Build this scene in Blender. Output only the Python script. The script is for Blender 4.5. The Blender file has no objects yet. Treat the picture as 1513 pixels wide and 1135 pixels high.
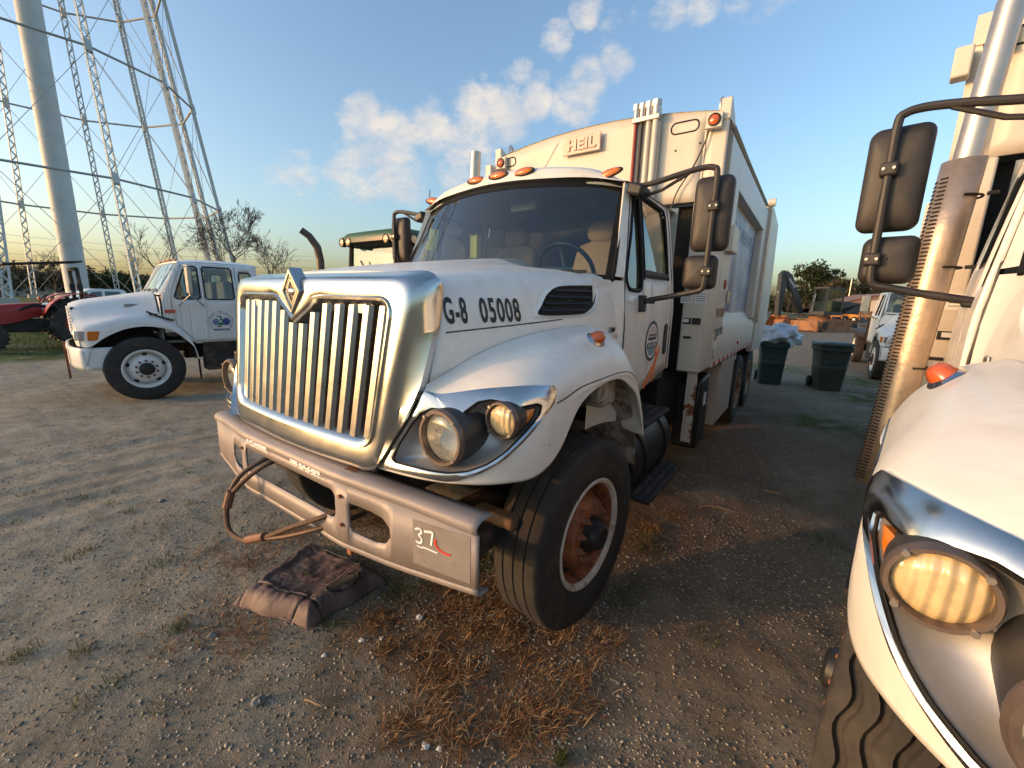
import bpy, bmesh, math, random
import numpy as np
from mathutils import Vector, Matrix
random.seed(7); rng = np.random.default_rng(11)
scene = bpy.context.scene
C = scene.collection
PI = math.pi

# ------------------------------------------------------------------ camera
YAW, PITCH, ROLL, FPX = 0.61169, 0.19901, 0.02857, 614.79
CAM = Vector((1.97709, -1.9722, 1.76358))
_f = Vector((-math.sin(YAW)*math.cos(PITCH), math.cos(YAW)*math.cos(PITCH), -math.sin(PITCH)))
_r = Vector((math.cos(YAW), math.sin(YAW), 0)); _u = _r.cross(_f)
_r2 = math.cos(ROLL)*_r + math.sin(ROLL)*_u; _u2 = -math.sin(ROLL)*_r + math.cos(ROLL)*_u
cam = bpy.data.cameras.new('camera'); cam_o = bpy.data.objects.new('camera', cam); C.objects.link(cam_o)
cam.sensor_width = 36; cam.lens = FPX/1513*36; cam.clip_start = 0.02; cam.clip_end = 5000
cam_o.matrix_world = Matrix(((_r2.x,_u2.x,-_f.x,CAM.x),(_r2.y,_u2.y,-_f.y,CAM.y),(_r2.z,_u2.z,-_f.z,CAM.z),(0,0,0,1)))
scene.camera = cam_o

# ------------------------------------------------------------------ sky and sun
SUN_AZ, SUN_EL = math.radians(230), math.radians(8)
sun_dir = Vector((math.cos(SUN_AZ)*math.cos(SUN_EL), math.sin(SUN_AZ)*math.cos(SUN_EL), math.sin(SUN_EL)))
world = bpy.data.worlds.new('World'); scene.world = world; world.use_nodes = True
wt = world.node_tree; wt.nodes.clear(); WN = wt.nodes.new; WL = wt.links.new
sky = WN('ShaderNodeTexSky'); sky.sky_type = 'NISHITA'; sky.sun_disc = False
sky.sun_elevation = SUN_EL; sky.sun_rotation = math.radians(90)-SUN_AZ
sky.air_density = 1.05; sky.dust_density = 3.2; sky.ozone_density = 2.2
bg = WN('ShaderNodeBackground'); bg.inputs['Strength'].default_value = 0.15
wout = WN('ShaderNodeOutputWorld'); WL(bg.outputs[0], wout.inputs[0])
tc = WN('ShaderNodeTexCoord')
nrm = WN('ShaderNodeVectorMath'); nrm.operation = 'NORMALIZE'; WL(tc.outputs['Generated'], nrm.inputs[0])
def wmath(op, a, b=None, clamp=False):
    n = WN('ShaderNodeMath'); n.operation = op; n.use_clamp = clamp
    for k, v in enumerate((a, b)):
        if v is None: continue
        if isinstance(v, (int, float)): n.inputs[k].default_value = v
        else: WL(v, n.inputs[k])
    return n.outputs[0]
# cloud bank: patches of broken cumulus, centre direction and angular radius of each patch
CLOUDS = [((-0.851, 0.4684, 0.2375), 2.8, 0.8), ((-0.876, 0.4284, 0.2216), 1.67, 0.6), ((-0.7591, 0.5597, 0.3324), 2.79, 1), ((-0.7782, 0.5559, 0.2924), 2.23, 0.9), ((-0.7251, 0.6137, 0.3125), 3.86, 1), ((-0.6757, 0.6593, 0.3298), 3.53, 1), ((-0.612, 0.7109, 0.3465), 3.95, 1), ((-0.5586, 0.7419, 0.3708), 3.51, 1), ((-0.5053, 0.7709, 0.3878), 2.3, 1), ((-0.738, 0.6227, 0.2598), 4.78, 0.9), ((-0.7991, 0.5519, 0.2382), 3.81, 0.9), ((-0.6468, 0.7088, 0.2814), 4.91, 0.8), ((-0.5184, 0.7399, 0.4287), 1.64, 0.8), ((-0.4878, 0.7654, 0.4197), 1.35, 0.7), ((-0.4366, 0.812, 0.3874), 3.01, 1), ((-0.4095, 0.8118, 0.4164), 2.56, 1), ((-0.367, 0.8208, 0.4378), 1.98, 0.9), ((-0.3448, 0.8326, 0.4335), 1.06, 0.6), ((-0.391, 0.7938, 0.4658), 1.26, 0.5), ((-0.4486, 0.7563, 0.4762), 1.77, 0.9), ((-0.4474, 0.7691, 0.4563), 1.08, 0.6), ((-0.4002, 0.7648, 0.5049), 1.77, 0.9), ((-0.3615, 0.7987, 0.481), 1.78, 0.6), ((-0.2692, 0.823, 0.5002), 2.4, 0.8), ((-0.2232, 0.8403, 0.4941), 1.84, 0.8), ((-0.3223, 0.8075, 0.4941), 1.19, 0.6), ((-0.5771, 0.699, 0.4223), 0.67, 0.6), ((-0.6744, 0.5837, 0.4521), 0.49, 0.5), ((-0.1245, 0.8414, 0.5259), 4.23, 0.8), ((-0.778, 0.3179, 0.542), 6.18, 0.5)]
def cloud_patches(lst):
    tot = None
    for d, rad, amp in lst:
        v = Vector(d).normalized()
        dp = WN('ShaderNodeVectorMath'); dp.operation = 'DOT_PRODUCT'; WL(nrm.outputs[0], dp.inputs[0]); dp.inputs[1].default_value = v
        mr = WN('ShaderNodeMapRange'); mr.interpolation_type = 'SMOOTHSTEP'
        mr.inputs['From Min'].default_value = math.cos(math.radians(rad*1.35)); mr.inputs['From Max'].default_value = math.cos(math.radians(rad*0.15))
        mr.inputs['To Max'].default_value = amp
        WL(dp.outputs['Value'], mr.inputs['Value'])
        tot = mr.outputs[0] if tot is None else wmath('MAXIMUM', tot, mr.outputs[0])
    return tot
msk = cloud_patches(CLOUDS)
sx = WN('ShaderNodeSeparateXYZ'); WL(nrm.outputs[0], sx.inputs[0])
nz = WN('ShaderNodeTexNoise'); nz.inputs['Scale'].default_value = 15; nz.inputs['Detail'].default_value = 10; nz.inputs['Roughness'].default_value = 0.64
vs = WN('ShaderNodeVectorMath'); vs.operation = 'MULTIPLY'; vs.inputs[1].default_value = (1,1,1.7); WL(nrm.outputs[0], vs.inputs[0]); WL(vs.outputs[0], nz.inputs['Vector'])
dens = wmath('ADD', wmath('MULTIPLY', msk, 0.42), wmath('MULTIPLY', nz.outputs['Fac'], 1.0))
cmr = WN('ShaderNodeMapRange'); cmr.interpolation_type = 'SMOOTHSTEP'; cmr.inputs['From Min'].default_value = 0.64; cmr.inputs['From Max'].default_value = 1.06; WL(dens, cmr.inputs['Value'])
ccol = WN('ShaderNodeMix'); ccol.data_type = 'RGBA'
nz2 = WN('ShaderNodeTexNoise'); nz2.inputs['Scale'].default_value = 14; nz2.inputs['Detail'].default_value = 4; WL(vs.outputs[0], nz2.inputs['Vector'])
cr = WN('ShaderNodeMapRange'); cr.inputs['From Min'].default_value = 0.4; cr.inputs['From Max'].default_value = 0.62; WL(nz2.outputs['Fac'], cr.inputs['Value'])
WL(cr.outputs[0], ccol.inputs['Factor'])
ccol.inputs['A'].default_value = (1.55,1.6,1.7,1); ccol.inputs['B'].default_value = (2.2,1.98,1.75,1)
cmix = WN('ShaderNodeMix'); cmix.data_type = 'RGBA'
WL(wmath('MULTIPLY', cmr.outputs[0], 0.9), cmix.inputs['Factor']); WL(sky.outputs[0], cmix.inputs['A']); WL(ccol.outputs['Result'], cmix.inputs['B'])
WL(cmix.outputs['Result'], bg.inputs['Color'])

sun = bpy.data.lights.new('sun', 'SUN'); sun.energy = 2.0; sun.angle = math.radians(1.2); sun.color = (0.42, 0.20, 0.08)
sun_o = bpy.data.objects.new('sun', sun); C.objects.link(sun_o); sun_o.location = sun_dir*60
sun_o.rotation_euler = sun_dir.to_track_quat('Z', 'Y').to_euler()
vsx = scene.view_settings; vsx.view_transform = 'Standard'; vsx.look = 'None'; vsx.exposure = 1.5; vsx.gamma = 1.0; vsx.use_curve_mapping = False
scene.cycles.use_denoising = True
scene.cycles.max_bounces = 6; scene.cycles.transparent_max_bounces = 16
scene.cycles.sample_clamp_indirect = 6

# ------------------------------------------------------------------ mesh helpers
class MB:
    def __init__(s): s.v = []; s.f = []
    def add(s, vs, fs):
        o = len(s.v); s.v += [tuple(v) for v in vs]; s.f += [tuple(i+o for i in f) for f in fs]; return s
    def box(s, c, d, rz=0, rx=0, ry=0):
        M = Matrix.Rotation(rz,3,'Z') @ Matrix.Rotation(ry,3,'Y') @ Matrix.Rotation(rx,3,'X'); c = Vector(c)
        vs = [c + M @ Vector((i*d[0]/2, j*d[1]/2, k*d[2]/2)) for i in (-1,1) for j in (-1,1) for k in (-1,1)]
        return s.add(vs, [(0,1,3,2),(4,6,7,5),(0,4,5,1),(2,3,7,6),(0,2,6,4),(1,5,7,3)])
    def bb(s, x0, x1, y0, y1, z0, z1): return s.box(((x0+x1)/2,(y0+y1)/2,(z0+z1)/2),(x1-x0,y1-y0,z1-z0))
    def cyl(s, p0, p1, r0, r1=None, n=14, caps=True):
        if r1 is None: r1 = r0
        p0, p1 = Vector(p0), Vector(p1); d = (p1-p0).normalized()
        a = d.orthogonal().normalized(); b = d.cross(a)
        vs = []
        for p, r in ((p0,r0),(p1,r1)):
            vs += [p + r*(math.cos(2*PI*i/n)*a + math.sin(2*PI*i/n)*b) for i in range(n)]
        fs = [(i,(i+1)%n,n+(i+1)%n,n+i) for i in range(n)]
        if caps: fs += [tuple(reversed(range(n))), tuple(range(n,2*n))]
        return s.add(vs, fs)
    def tube(s, pts, r, n=8, closed=False, caps=True):
        pts = [Vector(p) for p in pts]; m = len(pts); rs = r if isinstance(r,(list,tuple)) else [r]*m
        fr = None; vs = []
        for i, p in enumerate(pts):
            if closed: t = pts[(i+1)%m]-pts[i-1]
            else: t = pts[min(i+1,m-1)]-pts[max(i-1,0)]
            t.normalize()
            if fr is None: fr = t.orthogonal().normalized()
            fr = (fr - t*fr.dot(t)).normalized(); b = t.cross(fr)
            vs += [p + rs[i]*(math.cos(2*PI*k/n)*fr + math.sin(2*PI*k/n)*b) for k in range(n)]
        fs = []
        for i in range(m if closed else m-1):
            j = (i+1)%m
            fs += [(i*n+k, i*n+(k+1)%n, j*n+(k+1)%n, j*n+k) for k in range(n)]
        if caps and not closed: fs += [tuple(reversed(range(n))), tuple(range((m-1)*n, m*n))]
        return s.add(vs, fs)
    def lathe(s, prof, M=None, n=36, closed=False):
        M = M or Matrix(); k = len(prof); vs = []
        for i in range(n):
            a = 2*PI*i/n
            vs += [M @ Vector((r*math.cos(a), r*math.sin(a), h)) for r, h in prof]
        fs = []
        for i in range(n):
            j = (i+1)%n
            for q in range(k if closed else k-1):
                w = (q+1)%k
                fs.append((i*k+q, j*k+q, j*k+w, i*k+w))
        return s.add(vs, fs)
    def grid(s, P, closed_u=False):
        P = np.asarray(P, float); a, b = P.shape[:2]
        vs = P.reshape(-1,3).tolist(); fs = []
        for i in range(a if closed_u else a-1):
            k = (i+1)%a
            fs += [(i*b+j, i*b+j+1, k*b+j+1, k*b+j) for j in range(b-1)]
        return s.add(vs, fs)
    def prism(s, poly, h0, h1, fn):
        n = len(poly); vs = [fn(a,b,h0) for a,b in poly] + [fn(a,b,h1) for a,b in poly]
        return s.add(vs, [tuple(range(n)), tuple(reversed(range(n,2*n)))] + [(i,n+i,n+(i+1)%n,(i+1)%n) for i in range(n)])
    def ell(s, c, r, n=14, m=8):
        P = [[(c[0]+r[0]*math.sin(PI*j/m)*math.cos(2*PI*i/n), c[1]+r[1]*math.sin(PI*j/m)*math.sin(2*PI*i/n), c[2]+r[2]*math.cos(PI*j/m)) for j in range(m+1)] for i in range(n)]
        return s.grid(P, True)
    def mirrored(s):
        m = MB(); m.v = [(-x,y,z) for x,y,z in s.v]; m.f = [tuple(reversed(f)) for f in s.f]; return m
    def both(s):
        m = s.mirrored(); return s.add(m.v, m.f)
    def xf(s, M): s.v = [tuple(M @ Vector(v)) for v in s.v]; return s
    def build(s, name, mat, parent=None, smooth=35, bevel=0, weld=False, solid=0, recalc=True, sub=0):
        me = bpy.data.meshes.new(name); me.from_pydata(s.v, [], s.f)
        if recalc or weld:
            bm = bmesh.new(); bm.from_mesh(me)
            if weld: bmesh.ops.remove_doubles(bm, verts=bm.verts, dist=0.0004)
            if recalc: bmesh.ops.recalc_face_normals(bm, faces=bm.faces)
            bm.to_mesh(me); bm.free()
        me.materials.append(mat)
        if smooth:
            me.polygons.foreach_set('use_smooth', [True]*len(me.polygons)); me.set_sharp_from_angle(angle=math.radians(smooth))
        o = bpy.data.objects.new(name, me); C.objects.link(o)
        if parent is not None: o.parent = parent
        if sub:
            md = o.modifiers.new('sub','SUBSURF'); md.levels = sub; md.render_levels = sub
        if solid:
            md = o.modifiers.new('solid','SOLIDIFY'); md.thickness = solid; md.offset = -1
        if bevel:
            md = o.modifiers.new('bevel','BEVEL'); md.width = bevel; md.segments = 2; md.limit_method = 'ANGLE'; md.angle_limit = math.radians(40)
        return o

def tag(o, label=None, cat=None, group=None, kind=None):
    if label: o['label'] = label
    if cat: o['category'] = cat
    if group: o['group'] = group
    if kind: o['kind'] = kind
    return o
def empty(name, loc=(0,0,0), rz=0):
    o = bpy.data.objects.new(name, None); C.objects.link(o); o.location = loc; o.rotation_euler = (0,0,rz); o.empty_display_size = 0.3
    return o
def copy_tree(o, parent=None, skip=()):
    c = o.copy(); C.objects.link(c); c.parent = parent
    for ch in list(o.children):
        if ch.name.split('.')[0] in skip: continue
        copy_tree(ch, c, skip)
    return c
def catmull(P, ts):
    """P (n,k) control points, ts in [0,n-1] -> (m,k)"""
    P = np.asarray(P, float); n = len(P); ts = np.clip(np.asarray(ts, float), 0, n-1-1e-9); i = ts.astype(int); f = (ts-i)[:,None]
    g = lambda k: P[np.clip(k,0,n-1)]
    p0, p1, p2, p3 = g(i-1), g(i), g(i+1), g(i+2)
    p0 = np.where((i==0)[:,None], 2*p1-p2, p0); p3 = np.where((i>=n-2)[:,None], 2*p2-p1, p3)
    return 0.5*((2*p1) + (p2-p0)*f + (2*p0-5*p1+4*p2-p3)*f*f + (3*p1-p0-3*p2+p3)*f**3)
def surf(ctrl, us, vs):
    """ctrl (a,b,3); us, vs 1D arrays of the same length -> (m,3)"""
    ctrl = np.asarray(ctrl, float); a, b = ctrl.shape[:2]
    T = np.stack([catmull(ctrl[:,j], us) for j in range(b)], 1)  # m,b,3
    vs = np.clip(np.asarray(vs, float), 0, b-1-1e-9); i = vs.astype(int); f = (vs-i)[:,None]; m = np.arange(len(vs))
    g = lambda k: T[m, np.clip(k,0,b-1)]
    p0, p1, p2, p3 = g(i-1), g(i), g(i+1), g(i+2)
    p0 = np.where((i==0)[:,None], 2*p1-p2, p0); p3 = np.where((i>=b-2)[:,None], 2*p2-p1, p3)
    return 0.5*((2*p1) + (p2-p0)*f + (2*p0-5*p1+4*p2-p3)*f*f + (3*p1-p0-3*p2+p3)*f**3)
def surf_grid(ctrl, nu, nv):
    a, b = np.asarray(ctrl).shape[:2]
    U, V = np.meshgrid(np.linspace(0,a-1,nu), np.linspace(0,b-1,nv), indexing='ij')
    return surf(ctrl, U.ravel(), V.ravel()).reshape(nu,nv,3)
def smooth_path(pts, n=8, closed=False):
    P = [tuple(p) for p in pts]
    if closed: P = [P[-1]]+P+[P[0],P[1]]
    A = np.array(P, float)
    if closed: return catmull(A, np.linspace(1, len(pts)+1, len(pts)*n, endpoint=False))
    return catmull(A, np.linspace(0, len(A)-1, (len(A)-1)*n+1))
def panel(cols, xf, thick=0.0):
    """panel in (a,z) with holes: cols = list of (a, [(z0,z1),...]) consecutive with equal interval count or split"""
    mb = MB()
    for (a0, iv0), (a1, iv1) in zip(cols[:-1], cols[1:]):
        for (p, q), (r, t) in zip(iv0, iv1):
            if q-p < 1e-5 and t-r < 1e-5: continue
            k = max(1, int(max(q-p, t-r)/0.09))
            for e in range(k):
                f0, f1 = e/k, (e+1)/k
                mb.add([xf(a0,p+(q-p)*f0), xf(a1,r+(t-r)*f0), xf(a1,r+(t-r)*f1), xf(a0,p+(q-p)*f1)], [(0,1,2,3)])
    return mb
def holes_panel(a0, a1, lo, hi, holes, xf, step=0.02):
    """lo, hi: functions of a. holes: closed polygons (list of (a,z)) that do not share a column unless stacked"""
    brk = set(np.round(np.arange(a0, a1+1e-6, step), 4)) | {a1}
    for h in holes:
        for p in h:
            if a0 < p[0] < a1: brk.add(round(float(p[0]),4))
    brk = sorted(brk); mb = MB()
    def cuts(a, h, side):
        zs = []
        for (p, q) in zip(h, h[1:]+h[:1]):
            if (p[0]-a)*(q[0]-a) <= 0 and abs(p[0]-q[0]) > 1e-9:
                zs.append(p[1]+(q[1]-p[1])*(a-p[0])/(q[0]-p[0]))
        return (min(zs), max(zs)) if zs else None
    for b0, b1 in zip(brk[:-1], brk[1:]):
        if b1-b0 < 1e-6: continue
        mid = (b0+b1)/2; act = [h for h in holes if min(p[0] for p in h) < mid < max(p[0] for p in h)]
        act.sort(key=lambda h: cuts(mid,h,0)[0])
        e0 = b0+1e-7; e1 = b1-1e-7
        L = [lo(b0)]; Rr = [lo(b1)]
        for h in act:
            c0 = cuts(e0,h,0) or cuts(mid,h,0); c1 = cuts(e1,h,1) or cuts(mid,h,0)
            L += list(c0); Rr += list(c1)
        L.append(hi(b0)); Rr.append(hi(b1))
        iv0 = [(L[2*i],L[2*i+1]) for i in range(len(L)//2)]; iv1 = [(Rr[2*i],Rr[2*i+1]) for i in range(len(Rr)//2)]
        m = panel([(b0,iv0),(b1,iv1)], xf); mb.add(m.v, m.f)
    return mb
def rrect(a0, a1, z0, z1, r, n=5):
    pts = []
    for cx, cz, s in ((a1-r,z1-r,0),(a0+r,z1-r,1),(a0+r,z0+r,2),(a1-r,z0+r,3)):
        for k in range(n+1):
            t = PI/2*(s+k/n); pts.append((cx+r*math.cos(t), cz+r*math.sin(t)))
    return pts
def text_mesh(txt, size=1, sx=1.0, bold=0.0, spacing=1.0, align='CENTER'):
    cu = bpy.data.curves.new('t','FONT'); cu.body = txt; cu.size = size; cu.offset = bold; cu.space_character = spacing
    cu.align_x = align; cu.align_y = 'CENTER'; cu.resolution_u = 3; cu.fill_mode = 'FRONT'
    o = bpy.data.objects.new('t', cu); me = bpy.data.meshes.new_from_object(o)
    v = [(p.co.x*sx, p.co.y) for p in me.vertices]; f = [tuple(p.vertices) for p in me.polygons]
    bpy.data.objects.remove(o); bpy.data.curves.remove(cu); bpy.data.meshes.remove(me)
    return v, f
def text_on(mb, txt, size, place, sx=1.0, bold=0.0, spacing=1.0, align='CENTER'):
    v, f = text_mesh(txt, size, sx, bold, spacing, align); return mb.add([place(a,b) for a,b in v], f)

# ------------------------------------------------------------------ materials
def mat(name, col, rough=0.5, metal=0.0, var=0.12, vs=4.0, bump=0.0, bs=60.0, dirt=None, damt=0.5, ds=3.0, coat=0.0, spec=0.5, emit=0, rvar=0.15, alpha=1, dsharp=0.18, aniso=None):
    m = bpy.data.materials.new(name); m.use_nodes = True; nt = m.node_tree; N = nt.nodes.new; L = nt.links.new
    b = nt.nodes['Principled BSDF']; b.inputs['Metallic'].default_value = metal; b.inputs['Specular IOR Level'].default_value = spec
    b.inputs['Coat Weight'].default_value = coat; b.inputs['Coat Roughness'].default_value = 0.12
    t = N('ShaderNodeTexCoord'); src = t.outputs['Object']
    if aniso:
        mp = N('ShaderNodeMapping'); mp.inputs['Scale'].default_value = aniso; L(src, mp.inputs['Vector']); src = mp.outputs[0]
    n1 = N('ShaderNodeTexNoise'); n1.inputs['Scale'].default_value = vs; n1.inputs['Detail'].default_value = 6; n1.inputs['Roughness'].default_value = 0.62; L(src, n1.inputs['Vector'])
    mx = N('ShaderNodeMix'); mx.data_type = 'RGBA'
    c = Vector(col); mx.inputs['A'].default_value = (*[max(0,x*(1-var)) for x in c],1); mx.inputs['B'].default_value = (*[min(1,x*(1+var)) for x in c],1)
    st = N('ShaderNodeMapRange'); st.inputs['From Min'].default_value = .3; st.inputs['From Max'].default_value = .7; L(n1.outputs['Fac'], st.inputs['Value']); L(st.outputs[0], mx.inputs['Factor'])
    out = mx.outputs['Result']; fac = None
    if dirt:
        n2 = N('ShaderNodeTexNoise'); n2.inputs['Scale'].default_value = ds; n2.inputs['Detail'].default_value = 9; n2.inputs['Roughness'].default_value = 0.68; L(src, n2.inputs['Vector'])
        mr = N('ShaderNodeMapRange'); mr.interpolation_type = 'SMOOTHSTEP'; mr.inputs['From Min'].default_value = 0.62-damt*0.4; mr.inputs['From Max'].default_value = 0.62-damt*0.4+dsharp
        L(n2.outputs['Fac'], mr.inputs['Value']); fac = mr.outputs[0]
        m2 = N('ShaderNodeMix'); m2.data_type = 'RGBA'; L(fac, m2.inputs['Factor']); L(out, m2.inputs['A']); m2.inputs['B'].default_value = (*dirt,1); out = m2.outputs['Result']
    L(out, b.inputs['Base Color'])
    rr = N('ShaderNodeMapRange'); rr.inputs['To Min'].default_value = max(0.02,rough-rvar*rough); rr.inputs['To Max'].default_value = min(1,rough+rvar*rough); L(n1.outputs['Fac'], rr.inputs['Value'])
    if dirt and fac is not None:
        ra = N('ShaderNodeMix'); L(fac, ra.inputs['Factor']); L(rr.outputs[0], ra.inputs['A']); ra.inputs['B'].default_value = max(rough,0.75); L(ra.outputs['Result'], b.inputs['Roughness'])
        if metal > 0:
            ma = N('ShaderNodeMath'); ma.operation = 'MULTIPLY_ADD'; L(fac, ma.inputs[0]); ma.inputs[1].default_value = -metal; ma.inputs[2].default_value = metal; L(ma.outputs[0], b.inputs['Metallic'])
    else: L(rr.outputs[0], b.inputs['Roughness'])
    if bump:
        n3 = N('ShaderNodeTexNoise'); n3.inputs['Scale'].default_value = bs; n3.inputs['Detail'].default_value = 5; L(src, n3.inputs['Vector'])
        bp = N('ShaderNodeBump'); bp.inputs['Strength'].default_value = bump; bp.inputs['Distance'].default_value = 0.02; L(n3.outputs['Fac'], bp.inputs['Height']); L(bp.outputs[0], b.inputs['Normal'])
    if emit: b.inputs['Emission Color'].default_value = (*col,1); b.inputs['Emission Strength'].default_value = emit
    return m
def glass_mat(name, tint, refl=1.0, rough=0.02):
    m = bpy.data.materials.new(name); m.use_nodes = True; nt = m.node_tree; nt.nodes.clear(); N = nt.nodes.new; L = nt.links.new
    o = N('ShaderNodeOutputMaterial'); tr = N('ShaderNodeBsdfTransparent'); tr.inputs[0].default_value = (*tint,1)
    gl = N('ShaderNodeBsdfGlossy'); gl.inputs['Roughness'].default_value = rough; gl.inputs['Color'].default_value = (.95,.97,1,1)
    fr = N('ShaderNodeFresnel'); fr.inputs['IOR'].default_value = 1.52
    mu = N('ShaderNodeMath'); mu.operation = 'MULTIPLY_ADD'; mu.inputs[1].default_value = refl; mu.inputs[2].default_value = 0.02*refl; mu.use_clamp = True; L(fr.outputs[0], mu.inputs[0])
    mx = N('ShaderNodeMixShader'); L(mu.outputs[0], mx.inputs[0]); L(tr.outputs[0], mx.inputs[1]); L(gl.outputs[0], mx.inputs[2]); L(mx.outputs[0], o.inputs[0])
    return m
def lens_mat(name, col, rough=0.08, stripe=0, axis=0):
    m = mat(name, col, rough, 0, 0.15, 30, coat=0.6)
    if stripe:
        nt = m.node_tree; w = nt.nodes.new('ShaderNodeTexWave'); w.inputs['Scale'].default_value = stripe; w.bands_direction = 'XYZ'[axis]
        t = nt.nodes.new('ShaderNodeTexCoord'); nt.links.new(t.outputs['Object'], w.inputs['Vector'])
        bp = nt.nodes.new('ShaderNodeBump'); w.inputs['Distortion'].default_value = 1.5; w.inputs['Detail'].default_value = 2; bp.inputs['Strength'].default_value = 0.45; bp.inputs['Distance'].default_value = 0.01; nt.links.new(w.outputs['Fac'], bp.inputs['Height']); nt.links.new(bp.outputs[0], nt.nodes['Principled BSDF'].inputs['Normal'])
    return m
DUST = (0.36,0.31,0.25); RUST = (0.22,0.075,0.025)
M = {}
M['white'] = mat('white_paint', (0.76,0.74,0.685), 0.38, var=0.06, vs=28, dirt=(0.46,0.42,0.35), damt=0.38, ds=7, coat=0.2, dsharp=0.5)
M['white2'] = mat('body_paint', (0.63,0.58,0.49), 0.45, var=0.05, vs=3, dirt=(0.50,0.44,0.35), damt=0.26, ds=4, dsharp=0.4)
M['chrome'] = mat('chrome', (0.56,0.55,0.53), 0.19, 1.0, 0.05, 9, rvar=0.5, dirt=(0.45,0.40,0.34), damt=0.12, ds=7, dsharp=0.5)
M['slat'] = mat('slat_chrome', (0.34,0.335,0.33), 0.30, 1.0, 0.08, 12, rvar=0.3)
M['dullchrome'] = mat('satin_silver', (0.42,0.42,0.42), 0.38, 0.85, 0.1, 10)
M['bumper'] = mat('worn_bumper', (0.30,0.255,0.235), 0.5, 0.12, 0.10, 7, bump=0.04, bs=90, dirt=(0.30,0.25,0.21), damt=0.25, ds=9, dsharp=0.5)
M['black'] = mat('black_plastic', (0.016,0.016,0.017), 0.5, var=0.25, vs=20, bump=0.05, bs=200)
M['mirrorshell'] = mat('mirror_shell', (0.026,0.023,0.022), 0.52, var=0.3, vs=9, bump=0.08, bs=260, dirt=(0.075,0.06,0.048), damt=0.3, ds=7, dsharp=0.4)
M['rubber'] = mat('rubber_seal', (0.007,0.007,0.007), 0.6, spec=0.2)
M['dark'] = mat('dark_void', (0.012,0.011,0.010), 0.85, var=0.4, vs=8)
M['frame'] = mat('chassis_black', (0.02,0.019,0.018), 0.7, var=0.4, vs=9, dirt=(0.09,0.06,0.04), damt=0.35, ds=6)
M['tyre'] = mat('tyre_rubber', (0.028,0.025,0.023), 0.8, var=0.3, vs=7, bump=0.12, bs=90, dirt=(0.10,0.08,0.06), damt=0.38, ds=4, dsharp=0.4)
M['rust'] = mat('rusty_steel', (0.30,0.10,0.035), 0.72, 0.0, 0.4, 9, bump=0.25, bs=60, dirt=(0.12,0.04,0.02), damt=0.4, ds=12)
M['rustylight'] = mat('rusty_nuts', (0.26,0.10,0.05), 0.7, 0.1, 0.4, 30)
M['rimwhite'] = mat('rim_white', (0.55,0.50,0.43), 0.6, var=0.2, vs=10, dirt=RUST, damt=0.3, ds=8)
M['cleanrim'] = mat('white_wheel', (0.70,0.70,0.68), 0.45, var=0.08, vs=8)
M['glass'] = glass_mat('tinted_glass', (0.62,0.74,0.70), 1.0)
M['ws'] = glass_mat('windshield_glass', (0.82,0.93,0.90), 1.3)
M['mirrorglass'] = mat('mirror_glass', (0.85,0.87,0.9), 0.02, 1.0, 0.0)
M['amber'] = lens_mat('amber_lens', (0.62,0.17,0.015), 0.15)
M['redlens'] = lens_mat('red_lens', (0.42,0.035,0.02), 0.2)
M['orangelens'] = lens_mat('orange_marker', (0.55,0.11,0.03), 0.2)
M['lens'] = lens_mat('fluted_lens', (0.66,0.50,0.27), 0.10, 15, 0)
M['lamp'] = mat('lamp_reflector', (0.85,0.82,0.75), 0.28, 0.55, 0.1, 25, bump=0.2, bs=45)
M['steel'] = mat('brushed_steel', (0.52,0.47,0.42), 0.36, 0.8, 0.12, 6, rvar=0.3)
M['shield'] = mat('heat_shield', (0.50,0.39,0.30), 0.40, 0.7, 0.15, 12, bump=0.12, bs=30)
M['interior'] = mat('cab_interior', (0.13,0.135,0.13), 0.75, var=0.2)
M['intlight'] = mat('cab_trim', (0.34,0.35,0.32), 0.8)
M['seatb'] = mat('seat_cloth', (0.23,0.17,0.13), 0.85)
M['ink'] = mat('black_vinyl', (0.012,0.012,0.013), 0.4)
M['whiteink'] = mat('white_marking', (0.80,0.80,0.78), 0.6)
M['redink'] = mat('red_marking', (0.65,0.04,0.02), 0.6)
M['orangespray'] = mat('orange_spray', (0.98,0.19,0.03), 0.6)
M['liner'] = mat('fender_liner', (0.33,0.30,0.26), 0.75, var=0.25, vs=8, dirt=(0.10,0.075,0.05), damt=0.5, ds=7)
M['cable'] = mat('wire_rope', (0.10,0.055,0.035), 0.6, 0.3, 0.4, 60)
M['copper'] = mat('cable_sleeve', (0.20,0.10,0.06), 0.6, 0.3, 0.3, 20)
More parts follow.
